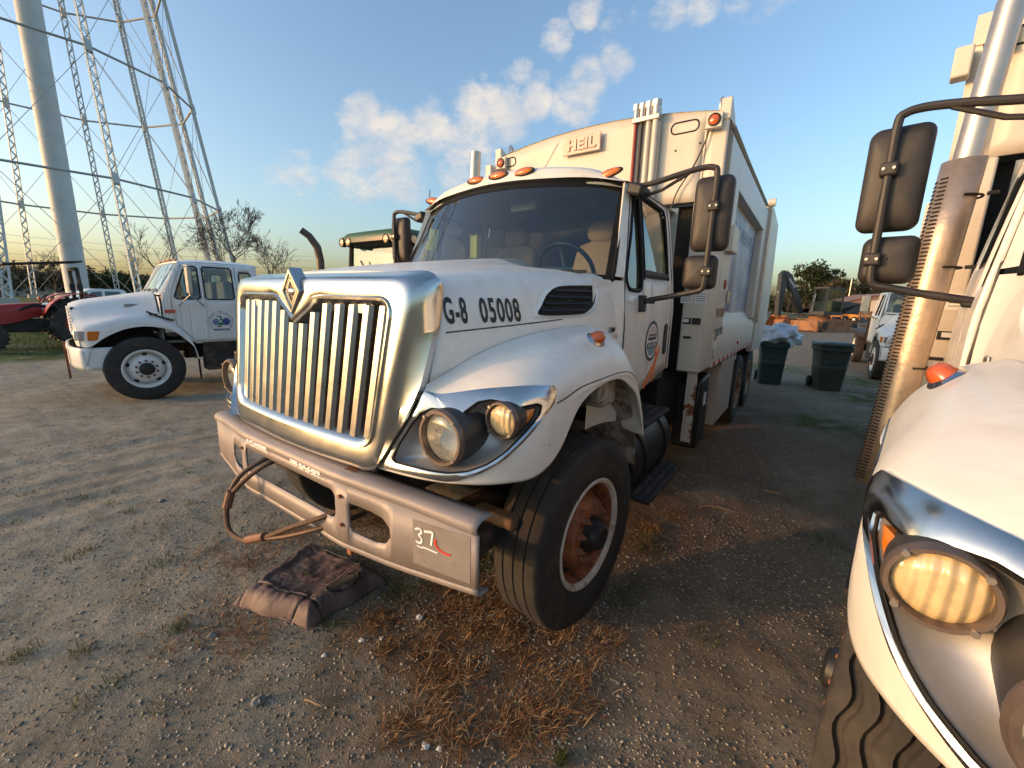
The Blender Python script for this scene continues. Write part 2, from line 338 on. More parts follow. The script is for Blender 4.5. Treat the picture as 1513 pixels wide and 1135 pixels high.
# ------------------------------------------------------------------ wheels
def tyre_prof(R=0.52, w=0.28, rim=0.30, grooves=(-.5,0,.5)):
    h = w/2; p = [(rim,-h*0.80),(rim+.02,-h*0.93),(R*0.70,-h*.985),(R*0.715,-h*1.0),(R*0.73,-h*.985),(R*0.80,-h*1.02),(R*0.90,-h*0.98),(R*0.965,-h*0.93),(R*0.99,-h*0.86)]
    xs = []
    for g in grooves:
        c = g*h*0.9; xs += [(R,c-.005),(R-.009,c-.003),(R-.009,c+.003),(R,c+.005)]
    p += [(R*0.998,-h*0.8)] + xs + [(R*0.998,h*0.8),(R*0.99,h*0.86),(R*0.965,h*0.93),(R*0.90,h*0.98),(R*0.80,h*1.02),(R*0.73,h*.985),(R*0.715,h),(R*0.70,h*.985),(rim+.02,h*0.93),(rim,h*0.80)]
    return p
def wheel(parent, x, y, side, rimmat, discmat, R=0.52, w=0.28, steer=0, front=True, hubmat=None, detail=True, tyremat=None, rr=0.30):
    """side=+1: outer face towards +x"""
    T = Matrix.Translation((x,y,R)) @ Matrix.Rotation(steer,4,'Z') @ Matrix.Rotation(side*PI/2,4,'Y')
    h = w/2
    if front: prof = [(rr,h*.80),(rr+.012,h*.92),(rr+.004,h*.97),(rr-.012,h*.93),(rr-.022,h*.80),(rr-.036,h*.55),(rr-.045,h*.10),(rr-.055,h*.12),(.215,h*.40),(.185,h*.78),(.165,h*.88),(.0,h*.88)]
    else: prof = [(rr,h*.80),(rr+.012,h*.92),(rr+.004,h*.97),(rr-.012,h*.93),(rr-.03,h*.6),(rr-.05,h*.2),(rr-.07,-h*.3),(.19,-h*.55),(.16,-h*.6),(0,-h*.6)]
    fl = 5 if front else 6; o = MB().lathe(prof[:fl], T, 40).build('wheel', rimmat, parent)
    t = MB().lathe(tyre_prof(R,w,rr,(-.5,0,.5)), T, 56).build('tyre', tyremat or M['tyre'], o)
    MB().lathe(prof[fl-1:], T, 40).build('disc', discmat, o)
    MB().lathe([(rr,-h*.8),(rr-.03,-h*.3),(rr-.055,h*.30)], T, 32).build('rim_barrel', rimmat, o)
    if detail:
        zf = h*.88 if front else -h*.6
        hb = MB().lathe([(.10,zf-.01),(.10,zf+.02),(.075,zf+.032),(.070,zf+.065),(.055,zf+.078),(0,zf+.078)], T, 20).build('hub', hubmat or M['black'], o)
        nm = None
        for k in range(10):
            a = 2*PI*k/10; p = Vector((.135*math.cos(a), .135*math.sin(a), zf))
            if nm is None:
                nb = MB(); nb.cyl((0,0,-.005),(0,0,.028),.019,.018,6); nb.cyl((0,0,.028),(0,0,.045),.010,.009,8)
                q = nb.build('lug_nut', M['rustylight'], o); nm = q.data
            else:
                q = bpy.data.objects.new('lug_nut', nm); C.objects.link(q); q.parent = o
            q.matrix_local = T @ Matrix.Translation(p)
        hm = None
        if front:
            for k in range(5):
                a = 2*PI*(k+.5)/5
                if hm is None: q = MB().lathe([(.0,.004),(.030,.004),(.034,.0)], None, 14).build('hand_hole', M['dark'], o); hm = q.data
                else: q = bpy.data.objects.new('hand_hole', hm); C.objects.link(q); q.parent = o
                q.matrix_local = T @ Matrix.Rotation(a,4,'Z') @ Matrix.Translation((.235,0,h*.24+.006)) @ Matrix.Rotation(.55,4,'Y')
    return o

def zigzag_tyre(x, y, side, R=0.52, w=0.28, rr=0.30, steer=0):
    """drive-pattern tread: wavy circumferential grooves with cross sipes"""
    T = Matrix.Translation((x,y,R)) @ Matrix.Rotation(steer,4,'Z') @ Matrix.Rotation(side*PI/2,4,'Y'); h = w/2; n = 160; P = []
    for i in range(n):
        a = 2*PI*i/n; zz = .011*math.sin(i*2*PI/8); row = [(rr,-h*.8),(rr+.02,-h*.93),(R*.72,-h),(R*.80,-h*1.02),(R*.90,-h*.98),(R*.965,-h*.95),(R*.985 if i%4 else R*.965,-h*.90)]
        for g in (-.62,-.22,.22,.62):
            c = g*h+zz; rt = R*.998 if i%8 != 3 else R*.988; row += [(rt,c-.013),(R-.018,c-.006),(R-.018,c+.006),(rt,c+.013)]
        row += [(R*.985 if i%4 else R*.965,h*.90),(R*.965,h*.95),(R*.90,h*.98),(R*.80,h*1.02),(R*.72,h),(rr+.02,h*.93),(rr,h*.8)]
        P.append([tuple(T @ Vector((r*math.cos(a),r*math.sin(a),z))) for r,z in row])
    return MB().grid(P, True)
# ------------------------------------------------------------------ the refuse truck
FEND = [
 [(.785,-.855,1.43),(.782,-.865,1.41),(.775,-.875,1.385),(.745,-.91,1.29),(.70,-.95,1.19),(.645,-.99,1.085)],
 [(.81,-.75,1.475),(.85,-.78,1.445),(.885,-.815,1.40),(.90,-.87,1.30),(.885,-.925,1.19),(.85,-.955,1.085)],
 [(.84,-.63,1.53),(.93,-.685,1.49),(1.0,-.75,1.425),(1.03,-.81,1.32),(1.03,-.86,1.20),(1.0,-.88,1.08)],
 [(.87,-.48,1.575),(.99,-.57,1.53),(1.10,-.68,1.44),(1.13,-.72,1.33),(1.13,-.76,1.20),(1.11,-.77,1.075)],
 [(.90,-.33,1.605),(1.05,-.44,1.555),(1.165,-.58,1.44),(1.19,-.61,1.33),(1.19,-.63,1.20),(1.175,-.64,1.08)],
 [(.92,-.2,1.62),(1.07,-.31,1.575),(1.185,-.47,1.44),(1.2,-.50,1.35),(1.2,-.505,1.25),(1.2,-.51,1.15)],
 [(.935,-.08,1.63),(1.07,-.17,1.595),(1.17,-.27,1.47),(1.2,-.33,1.385),(1.2,-.335,1.35),(1.2,-.336,1.313)],
 [(.95,.03,1.635),(1.07,-.03,1.60),(1.165,-.09,1.49),(1.2,-.12,1.395),(1.2,-.12,1.385),(1.2,-.12,1.372)],
 [(.97,.18,1.635),(1.07,.15,1.60),(1.16,.13,1.50),(1.2,.12,1.40),(1.2,.12,1.385),(1.2,.12,1.372)],
 [(.985,.34,1.60),(1.07,.33,1.565),(1.15,.32,1.48),(1.2,.31,1.375),(1.2,.31,1.34),(1.2,.30,1.305)],
 [(1.0,.47,1.45),(1.07,.465,1.42),(1.14,.46,1.36),(1.195,.45,1.28),(1.2,.45,1.25),(1.2,.45,1.21)],
 [(1.03,.60,1.15),(1.08,.595,1.13),(1.14,.59,1.10),(1.195,.58,1.07),(1.2,.58,1.05),(1.2,.58,1.02)],
 [(1.05,.65,.95),(1.09,.65,.94),(1.14,.64,.935),(1.195,.63,.935),(1.2,.63,.93),(1.2,.63,.92)]]
HOOD = [
 [(0,-.78,1.875),(.20,-.78,1.875),(.40,-.78,1.87),(.58,-.78,1.862),(.70,-.775,1.835),(.755,-.772,1.77),(.785,-.795,1.62),(.787,-.842,1.435)],
 [(0,-.5,1.925),(.21,-.5,1.925),(.41,-.5,1.915),(.60,-.5,1.90),(.735,-.5,1.87),(.80,-.5,1.80),(.835,-.5,1.69),(.862,-.52,1.53)],
 [(0,-.2,1.97),(.22,-.2,1.968),(.42,-.2,1.945),(.63,-.2,1.925),(.775,-.2,1.895),(.845,-.2,1.83),(.88,-.2,1.74),(.915,-.2,1.59)],
 [(0,.15,2.015),(.22,.15,2.01),(.42,.15,1.97),(.66,.15,1.945),(.82,.15,1.915),(.895,.15,1.855),(.925,.15,1.76),(.958,.15,1.60)],
 [(0,.42,2.045),(.21,.42,2.04),(.40,.42,1.985),(.68,.42,1.955),(.86,.42,1.925),(.935,.42,1.87),(.965,.42,1.76),(.985,.42,1.55)],
 [(0,.585,2.06),(.20,.585,2.055),(.38,.585,1.99),(.70,.585,1.96),(.88,.585,1.93),(.955,.585,1.88),(.985,.585,1.76),(1.005,.585,1.55)]]
HL_OUT = [(0.0,4.94),(0.0,4.057),(0.0,3.031),(0.0,1.45),(0.30,1.80),(0.567,1.933),(1.423,1.969),(2.362,1.993),(3.496,1.993),(4.343,2.029),(4.51,2.196),(4.333,2.661),(3.813,3.067),(3.292,3.687),(2.855,4.165),(2.297,4.606),(1.878,4.869),(1.599,4.94),(0.883,4.905)]
HL_IN = [(0.19,4.50),(0.12,3.95),(0.14,3.15),(0.25,2.74),(0.521,2.566),(0.865,2.637),(1.209,2.888),(1.413,2.924),(1.525,2.721),(1.832,2.446),(2.185,2.411),(2.557,2.506),(2.79,2.697),(2.948,2.733),(3.552,2.613),(3.729,2.697),(3.664,2.971),(3.245,3.473),(2.808,3.962),(2.39,4.32),(1.981,4.547),(1.553,4.63),(0.79,4.594),(0.30,4.606)]
HL_AMB = [(2.95,2.86),(3.217,2.79),(3.53,2.73),(3.45,2.995),(3.26,3.22),(3.0,3.42)]
HL_OUT_S = [(max(0,2.0+(u-2.0)*.975), 3.3+(v-3.3)*.95) for u,v in HL_OUT]; HL_OUT_S[0] = (-.1,4.8); HL_OUT_S[1] = (-.1,4.0); HL_OUT_S[2] = (-.1,3.0); HL_OUT_S[3] = (-.1,1.55)
HLC = (.905,-.902,1.247); TLC = (1.085,-.765,1.320)
def side_x(y, z):
    """hood side surface x at (y,z), for lettering and the vent"""
    return float(np.interp(0, [0], [0])) + _hs(y, z)
_HG = surf_grid(HOOD, 60, 60)
def _hs(y, z):
    P = _HG[:, 34:].reshape(-1,3); d = (P[:,1]-y)**2 + (P[:,2]-z)**2; i = np.argpartition(d, 6)[:6]; w = 1/(d[i]+1e-6)
    return float((P[i,0]*w).sum()/w.sum())
def cab_x(z): return 1.025 - (0.115*((z-1.72)/.82)**1.25 if z > 1.72 else 0)

def in_poly(u, v, poly):
    c = False; n = len(poly)
    for i in range(n):
        (a,b),(p,q) = poly[i], poly[i-1]
        if (b > v) != (q > v) and u < (p-a)*(v-b)/(q-b)+a: c = not c
    return c
def resample(poly, n):
    P = np.array(poly+[poly[0]], float); d = np.r_[0, np.cumsum(np.hypot(*np.diff(P,axis=0).T))]
    t = np.linspace(0, d[-1], n, endpoint=False); return np.stack([np.interp(t,d,P[:,0]), np.interp(t,d,P[:,1])],1)
def fend_pt(uv, off=0.0):
    uv = np.atleast_2d(uv); p = surf(FEND, uv[:,0], uv[:,1]); e = 0.02
    if off != 0:
        du = surf(FEND, uv[:,0]+e, uv[:,1]) - surf(FEND, uv[:,0]-e, uv[:,1]); dv = surf(FEND, uv[:,0], uv[:,1]+e) - surf(FEND, uv[:,0], uv[:,1]-e)
        n = np.cross(dv, du); n /= np.linalg.norm(n,axis=1)[:,None]+1e-9
        n = np.where((n @ np.array([.6,-.7,.2]))[:,None] < 0, -n, n); p = p + n*np.atleast_1d(off)[:,None]
    return p
def worn_print(mb, width, h, n, place, seed):
    """a line of print too faded to read: uneven strokes"""
    r = random.Random(seed); p = width/n
    for k in range(n):
        if r.random() < .14: continue
        x = -width/2+k*p
        for (x0,x1,z0,z1) in r.sample([(0,.2,0,1),(.55,.75,0,1),(0,.75,.8,1),(0,.75,0,.2),(0,.75,.4,.6)], 3):
            mb.add([place(x+x0*p,-h/2+z0*h),place(x+x1*p,-h/2+z0*h),place(x+x1*p,-h/2+z1*h),place(x+x0*p,-h/2+z1*h)],[(0,1,2,3)])
def mbm(mb, s): return mb if s > 0 else mb.mirrored()

def ring_pts(ht, hb, zt, zb, r, yf, notch=0, nw=.17, npt=14):
    """rounded trapezoid outline, CCW from bottom left; yf(x,z)->y"""
    pts = []
    cor = [(-hb,zb),(hb,zb),(ht,zt),(-ht,zt)]
    for i in range(4):
        p = Vector(cor[i]); a = (Vector(cor[i-1])-p).normalized(); b = (Vector(cor[(i+1)%4])-p).normalized()
        for k in range(7):
            t = k/6; q = (p+a*r)*(1-t)**2 + p*2*t*(1-t) + (p+b*r)*t*t; pts.append(q)
        e0 = p+b*r; nx = Vector(cor[(i+1)%4]); e1 = nx-b*r
        for k in range(1, 22): pts.append(e0+(e1-e0)*k/22)
    out = []
    for q in pts:
        x, z = q
        if notch and z > (zt+zb)/2 and abs(x) < nw: z -= notch*(1-abs(x)/nw)
        out.append((x, yf(x,z), z))
    return out

def build_truck():
    root = empty('garbage_truck')
    # ---- hood
    g = surf_grid(HOOD, 40, 46); hb = MB().grid(g); hb.both()
    hood = hb.build('hood', M['white'], root, 50, weld=True, solid=0.012)
    # panel seam along the hood side
    MB().tube([( _hs(y,z)+.0005, y, z) for y, z in zip(np.linspace(-.755,-.03,24), np.linspace(1.628,1.672,24))], .0035, 5).build('seam', M['ink'], hood)
    # ---- lettering on the driver's side
    nb = MB()
    def plc(a, b): 
        y = -.46+a; z = 1.712+b+a*.01; return (_hs(y,z)+.0035, y, z)
    text_on(nb, 'G-8', .145, lambda a,b: plc(a-.238,b), .47, .0035, 1.12); nb.build('fleet_number', M['ink'], hood, 0, recalc=False)
    nb = MB(); text_on(nb, '05008', .145, lambda a,b: plc(a+.005,b), .60, .0035, 1.12); nb.build('fleet_number', M['ink'], hood, 0, recalc=False)
    # ---- vents
    for s in (1,-1):
        outl = [(-.215,1.692),(-.19,1.745),(-.13,1.80),(-.04,1.836),(.08,1.850),(.30,1.858),(.33,1.845),(.325,1.80),(.29,1.745),(.22,1.708),(.12,1.692)]
        sm = smooth_path([(a,b,0) for a,b in outl], 4, True)
        P0 = [(_hs(y,z)+.004, y, z) for y,z,_ in sm]; cy, cz = .06, 1.77
        ringo = [(_hs(cy+(y-cy)*1.10, cz+(z-cz)*1.14)+.001, cy+(y-cy)*1.10, cz+(z-cz)*1.14) for y,z,_ in sm]
        inn = [(_hs(cy+(y-cy)*.97, cz+(z-cz)*.95)+.0025, cy+(y-cy)*.97, cz+(z-cz)*.95) for y,z,_ in sm]
        vb = MB().grid([[a,b] for a,b in zip(inn, P0)], True); P1 = [(p[0]-.0, p[1], p[2]) for p in P0]
        lip = mbm(MB().grid([[a, (b[0]+.010,b[1],b[2]), c] for a,b,c in zip(ringo,P0,inn)], True), s).build('vent_rim', M['white'], hood, 60)
        gr = [[(_hs(cy+(y-cy)*k, cz+(z-cz)*k)+.0022, cy+(y-cy)*k, cz+(z-cz)*k) for k in (1,.66,.33,.02)] for y,z,_ in inn_src(sm)]
        v = mbm(MB().grid(gr, True), s).build('vent', M['dark'], hood, 60)
        for k in range(4):
            z0 = 1.718+k*.033; ys = [a[0]+(b[0]-a[0])*(z0-a[1])/(b[1]-a[1]) for a,b in zip(sm,np.roll(sm,-1,0)) if (a[1]-z0)*(b[1]-z0) < 0]
            ya, yb = min(ys)+.028, max(ys)-.055
            mbm(MB().grid([[( _hs(y,z0+.012+.012*(y-cy))+.003, y, z0+.012+.012*(y-cy)),(_hs(y,z0+.012*(y-cy))+.016, y, z0+.012*(y-cy)),(_hs(y,z0-.006)+.004, y, z0-.006+.012*(y-cy))] for y in np.linspace(ya,yb,10)]), s).build('vent_slat', M['black'], v, 30)
        mbm(MB().box((_hs(.49,1.60)+.002,.49,1.602),(.006,.085,.036)), s).build('badge', M['dullchrome'], hood, bevel=.002)
        mbm(MB().box((_hs(.49,1.60)+.0045,.50,1.602),(.006,.052,.024)), s).build('badge_plate', M['ink'], hood)
    # ---- fenders with lamp openings
    for s in (1,-1):
        NU, NV = 150, 50; gg = surf_grid(FEND, NU, NV); fb = MB(); vid = {}
        us = np.linspace(0,len(FEND)-1,NU); vsx_ = np.linspace(0,5,NV)
        for i in range(NU-1):
            for j in range(NV-1):
                if us[i] < 5.6 and in_poly((us[i]+us[i+1])/2, (vsx_[j]+vsx_[j+1])/2, HL_OUT_S): continue
                q = []
                for a,b in ((i,j),(i+1,j),(i+1,j+1),(i,j+1)):
                    if (a,b) not in vid: vid[(a,b)] = len(fb.v); fb.v.append(tuple(gg[a,b]))
                    q.append(vid[(a,b)])
                fb.f.append(tuple(q))
        fen = mbm(fb, s).build('fender', M['white'], root, 50, solid=.010)
        # seam from lamp tip to the rear of the fender
        cr = surf(FEND, np.linspace(4.6,9.6,40), np.linspace(2.75,3.0,40)); mbm(MB().tube(cr+np.array([.001,0,0]), .003, 5), s).build('seam', M['ink'], fen)
        # chrome surround of the lamps
        N = 120; A = resample(HL_OUT, N); B = resample(HL_IN, N); rows = []
        for t, off in ((0,.000),(.04,.008),(.5,.013),(.92,.008),(1.0,-.006)):
            rows.append(fend_pt(A*(1-t)+B*t, off))
        tr = mbm(MB().grid(np.stack(rows,1), True), s).build('lamp_surround', M['chrome'], fen, 40)
        cen = B.mean(0); rows = []
        for k, off in ((1,-.006),(.98,-.03),(.93,-.05),(.75,-.075),(.4,-.085),(.02,-.085)):
            rows.append(fend_pt(cen+(B-cen)*k, off))
        mbm(MB().grid(np.stack(rows,1), True), s).build('lamp_bucket', M['bucket'], fen, 40)
        # thin dark gasket line
        mbm(MB().tube(fend_pt(B, .001), .0035, 5, True), s).build('gasket', M['rubber'], fen)
        # head lamp: tube housing, bezel, reflector bowl and domed lens
        for nm, c, r, L, lm in (('headlight',(HLC[0],HLC[1],HLC[2]),.098,.17,M['lamp']),('turn_lamp',(TLC[0],TLC[1],TLC[2]),.064,.10,M['lens'])):
            T = Matrix.Translation((s*c[0],c[1],c[2])) @ Matrix.Rotation(PI/2,4,'X')   # local z -> -y
            hs = MB().lathe([(r*1.12,-L),(r*1.12,-.012),(r*1.06,.0),(r*.98,-.004),(r*.94,-.03)], T, 36).build(nm, M['lampb'], fen)
            MB().lathe([(r*1.13,-.016),(r*1.15,-.004),(r*1.08,.010),(r*.97,.010),(r*.95,-.012)], T, 36).build('bezel', M['bezel'], hs)
            if nm == 'headlight':
                MB().lathe([(r*.95,-.02),(r*.8,-.06),(r*.45,-.10),(0.0,-.115)], T, 32).build('reflector', M['lamp'], hs)
                MB().lathe([(r*.95,-.012),(r*.8,-.001),(r*.5,.006),(0,.008)], T, 32).build('lens', M['headlens'], hs)
            else:
                MB().lathe([(r*.95,-.02),(r*.7,-.045),(0.0,-.06)], T, 28).build('reflector', M['lamp'], hs)
                MB().lathe([(r*.95,-.010),(r*.8,.000),(r*.5,.008),(0,.010)], T, 32).build('lens', M['lens'], hs)
            sm_ = None
            for k in range(4):
                a = PI/4+PI/2*k
                MB().cyl(T @ Vector((r*1.05*math.cos(a), r*1.05*math.sin(a), .006)), T @ Vector((r*1.05*math.cos(a), r*1.05*math.sin(a), .016)), .006, n=8).build('screw', M['steel'], hs)
        rows = []; AM = np.array(resample(HL_AMB, 24)); ca = AM.mean(0)
        for k, off in ((1,-.012),(.97,.002),(.6,.006),(.02,.006)): rows.append(fend_pt(ca+(AM-ca)*k, off))
        mbm(MB().grid(np.stack(rows,1), True), s).build('corner_lamp', M['amber'], fen, 60)
        for (u_,v_,du,dv) in ((4.30,3.95,.10,.02),(4.36,4.05,.03,.16),(4.24,4.02,.05,.05)) if s > 0 else ():
            q_ = fend_pt(np.array([(u_,v_),(u_+du,v_+.02),(u_+du*.9,v_+dv),(u_+.01,v_+dv*.8)]), .003); MB().add([tuple(p) for p in q_],[(0,1,2,3)]).build('scuff', M['ink'], fen, 0)
        # marker lamp on top of the fender
        p = surf(FEND, [7.35], [1.25])[0]; T = Matrix.Translation((s*p[0],p[1],p[2]-.004)) @ Matrix.Rotation(s*.75,4,'Y') @ Matrix.Rotation(.05,4,'X')
        mk = MB().lathe([(.0,.012),(.052,.014),(.066,.004),(.068,-.012)], T @ Matrix.Diagonal((.72,1.2,1,1)), 24).build('marker_lamp', M['chrome'], fen)
        MB().lathe([(0,.052),(.02,.050),(.036,.040),(.045,.022),(.048,.010)], T @ Matrix.Diagonal((.78,1.15,1,1)), 24).build('lens', M['orangelens'], mk)
        # inner liner of the wheel arch
        P = []
        for a in np.linspace(math.radians(62), math.radians(174), 20):
            P.append([(s*x, -.70*math.cos(a)*1.0+.03, .60+.80*math.sin(a)) for x in (.42,.80,1.13)])
        MB().grid(P).build('wheel_liner', M['liner'], root, 50, solid=.006)
    for s in (1,-1): mbm(MB().bb(1.03,1.12,.10,.30,1.20,1.34).bb(.98,1.16,-.05,.12,1.26,1.36), s).build('liner_bracket', M['liner'], root, bevel=.01)
    # ---- grille
    def yf(d): return lambda x, z: -.945 + d + .04*(x/.65)**2 - .075*(1.75-z)/.58
    outer = [ring_pts(.60,.545,1.705,1.205,.07,yf(.07),.10), ring_pts(.632,.575,1.735,1.178,.075,yf(.012),.105),
             ring_pts(.645,.588,1.748,1.165,.08,yf(-.006),.105), ring_pts(.655,.598,1.758,1.155,.08,yf(-.008),.105), ring_pts(.662,.604,1.765,1.148,.085,yf(.002),.10),
             ring_pts(.70,.615,1.80,1.10,.10,yf(-.004),.05,.3), ring_pts(.742,.632,1.826,1.066,.11,yf(.0)), ring_pts(.756,.638,1.838,1.052,.11,yf(.010)), ring_pts(.764,.645,1.846,1.045,.11,yf(.034)),
             ring_pts(.79,.68,1.862,1.05,.10,yf(.10)), ring_pts(.790,.70,1.870,1.06,.10,yf(.155))]
    xo = lambda z: float(np.interp(z,[1.05,1.085,1.19,1.29,1.385,1.43,1.62,1.86],[.63,.645,.70,.745,.775,.785,.79,.79])); ye = lambda z: float(np.interp(z,[1.06,1.085,1.19,1.29,1.385,1.43,1.62,1.75,1.86],[-.985,-.985,-.945,-.905,-.87,-.85,-.79,-.768,-.765]))
    for k, w, dx, dy in ((8,.25,0,None),(9,.9,.004,-.035),(10,1.0,-.003,.002)):
        for i, (x, y, z) in enumerate(outer[k]):
            if abs(x) > .45 and 1.07 < z < 1.845:
                nx = math.copysign(xo(z)+dx, x); x = x*(1-w)+nx*w
                if dy is not None: y = ye(z)+dy
                outer[k][i] = (x, y, z)
            elif k == 10 and z >= 1.845: outer[k][i] = (x, -.775, z)
    sg = MB().grid(np.transpose(np.array(outer),(1,0,2)), True).build('grille_surround', M['chrome'], root, 45)
    sl = None
    for k in range(14):
        x = -.585+k*.09; n = .105*max(0,1-abs(x)/.17)+(.02 if abs(x)<.2 else 0)
        zt = 1.738-n-.012; zb = 1.150; pr = [(-.033,.06),(-.030,.012),(-.018,-.004),(.018,-.004),(.030,.012),(.033,.06)]; m = MB(); P = []
        for z in (zb, zt):
            xx = x*(1 if z > 1.5 else .93)
            P.append([(xx+a, yf(.02)(xx,z)+b, z) for a,b in pr])
        m.grid(P); m.add(P[1], [(0,1,2,3,4,5)]); m.add(P[0], [(5,4,3,2,1,0)])
        m.build('grille_slat', M['slat'], root, 30, bevel=.002)
    MB().bb(-.66,.66,-.76,-.74,1.08,1.80).build('radiator_screen', M['screen'], root)
    for x in (-.46,-.28,.28,.46): MB().bb(x-.03,x+.03,-.905,-.85,1.69,1.745).build('grille_clip', M['dullchrome'], root, bevel=.004)
    # diamond emblem
    def dia(w, h, y, zc=1.775): return [(0,y,zc+h),(w,y,zc),(0,y,zc-h),(-w,y,zc)]
    em = MB()
    em.grid(np.transpose(np.array([dia(.085,.108,-.90),dia(.085,.108,-.955),dia(.078,.099,-.962),dia(.066,.084,-.962),dia(.060,.076,-.949)]),(1,0,2)), True)
    e = em.build('emblem', M['chrome'], root, 20)
    MB().add(dia(.062,.078,-.951), [(0,1,2,3)]).build('emblem_plate', M['emb'], e, 0)
    MB().grid(np.transpose(np.array([dia(.048,.060,-.951),dia(.046,.058,-.957),dia(.040,.050,-.957),dia(.037,.047,-.951)]),(1,0,2)), True).build('emblem_inner_frame', M['chrome'], e, 20)
    MB().ell((0,-.953,1.775),(.036,.010,.017)).build('emblem_badge', M['dullchrome'], e)
    # ---- bumper
    BP = catmull(np.array([(0,-1.045),(.2,-1.045),(.42,-1.043),(.55,-1.022),(.8,-.975),(1.0,-.945),(1.08,-.932),(1.12,-.925)]), np.linspace(0,7,60))
    def by(x): return float(np.interp(abs(x), BP[:,0], BP[:,1]))
    def btop(x): return 1.025 - .055*max(0,(abs(x)-.45)/.67)
    def bbot(x): return .690 - .02*max(0,min(1,(abs(x)-.3)/.4)) + .02*max(0,(abs(x)-.8)/.35)
    ctr = rrect(-.42,.42,.812,.945,.035)
    fog = [(.50,.91),(.50,.80),(.515,.778),(.64,.765),(.69,.775),(.715,.81),(.712,.85),(.68,.885),(.62,.90)]
    fogL = [(-a,b) for a,b in fog][::-1]
    fb = holes_panel(-1.12, 1.12, lambda a: bbot(a)+.03, lambda a: btop(a)-.035, [ctr, fog, fogL], lambda a,z: (a, by(a), z), .025)
    bo = fb.build('bumper', M['bumper'], root, 40, weld=True, solid=-.008)
    xs = np.linspace(-1.12,1.12,80)
    P = [[(x, by(x)+dy, btop(x)+dz) for dy,dz in ((0,-.035),(-.012,-.022),(-.014,-.006),(-.004,.006),(.015,.012),(.05,.012),(.085,.006))] for x in xs]
    MB().grid(P).build('bumper_lip', M['bumper'], bo, 60, solid=-.006)
    P = [[(x, by(x)+dy, bbot(x)+dz) for dy,dz in ((0,.03),(-.004,.014),(.004,.002),(.02,-.004),(.06,-.004))] for x in xs]
    MB().grid(P).build('bumper_foot', M['bumper'], bo, 60, solid=-.006)
    # licence-plate shadow panel, hand-painted number, worn stickers and bolts
    pp = MB().grid([[(x, by(x)-.0095, z) for z in (.735,.79,.85,.925)] for x in np.linspace(.83,1.09,8)]).build('faded_patch', M['patch'], bo)
    def stroke(pts, r, m, par): 
        sp = smooth_path([(a,b,0) for a,b in pts], 5); P = []
        for i,(a,b,_) in enumerate(sp):
            t = sp[min(i+1,len(sp)-1)]-sp[max(i-1,0)]; t = t/ (np.linalg.norm(t)+1e-9); rr_ = r*(.75+.4*math.sin(i*1.7)**2)
            P.append([(a-t[1]*rr_, by(a)-.0115, b+t[0]*rr_),(a+t[1]*rr_, by(a)-.0115, b-t[0]*rr_)])
        MB().grid(P).build('painted_mark', m, par, 0)
    stroke([(.842,.885),(.862,.893),(.873,.880),(.860,.865),(.872,.855),(.872,.838),(.855,.832),(.845,.838)], .0045, M['whiteink'], bo)
    stroke([(.885,.888),(.905,.892),(.925,.893),(.922,.870),(.917,.838)], .005, M['whiteink'], bo)
    stroke([(.850,.818),(.872,.815),(.882,.819),(.905,.818),(.948,.816)], .0035, M['whiteink'], bo)
    stroke([(.940,.872),(.936,.850),(.950,.835),(.975,.826),(1.005,.826)], .0045, M['redink'], bo)
    for x0, w in ((-.36,.22),(.09,.25)):
        st = MB(); r_ = random.Random(int(x0*100))
        nx = 26
        for k in range(nx):
            xa = x0+w*k/nx; xb = xa+w/nx*.86
            for r0, r1 in ((-.008,.0),(.001,.009)):
                if r_.random() < .82: 
                    j = r_.uniform(-.0015,.0015)
                    st.add([(xa,by(xa)-.0215,1.002+r0+j),(xb,by(xb)-.0215,1.002+r0+j),(xb,by(xb)-.0205,1.002+r1+j),(xa,by(xa)-.0205,1.002+r1+j)], [(0,1,2,3)])
            if r_.random() < .6: st.add([(xa+.03,by(xa)-.018,.981),(xb+.032,by(xb)-.018,.981),(xb+.032,by(xb)-.018,.9855),(xa+.03,by(xa)-.018,.9855)], [(0,1,2,3)])
        st.build('worn_sticker', M['whiteink'], bo, 0)
    for x in (-.46,.46):
        for z in (.80,.93): MB().cyl((x,by(x)+.005,z),(x,by(x)-.020,z),.011,.008,8).build('bolt', M['rustylight'], bo)
    MB().box((.475,by(.475)+.012,.695),(.03,.02,.085)).build('rusty_tab', M['rust'], bo, bevel=.004)
    MB().add([(.425,-1.025,1.0425),(.52,-1.01,1.0425),(.50,-.985,1.0425),(.43,-.975,1.0425)], [(0,1,2,3)]).build('paint_chip', M['rust'], bo, 0)
    # tow cable with sleeves
    cab = [(-.30,-.93,.90),(-.35,-1.03,.87),(-.40,-1.12,.80),(-.42,-1.17,.70),(-.42,-1.19,.60),(-.37,-1.20,.535),(-.24,-1.19,.53),(-.08,-1.16,.59),(.10,-1.12,.69),(.26,-1.07,.77),(.36,-.98,.82),(.38,-.90,.83)]
    tow = MB().tube(smooth_path(cab,8), .0125, 8).build('tow_cable', M['cable'], root)
    cab2 = [(-.22,-.93,.91),(-.26,-1.04,.88),(-.33,-1.11,.81),(-.405,-1.16,.72)]
    MB().tube(smooth_path(cab2,6), .0125, 8).build('cable_strand', M['cable'], tow)
    cab3 = [(-.10,-1.165,.58),(.05,-1.13,.63),(.22,-1.07,.70),(.34,-.97,.75),(.36,-.90,.76)]
    MB().tube(smooth_path(cab3,6), .0125, 8).build('cable_strand', M['cable'], tow)
    tow.location = (.05,0,.015)
    MB().cyl((-.405,-1.162,.735),(-.420,-1.185,.645),.022,.022,10).build('cable_sleeve', M['copper'], tow, bevel=.003)
    MB().cyl((-.20,-1.188,.545),(-.07,-1.16,.60),.022,.022,10).build('cable_sleeve', M['copper'], tow, bevel=.003)
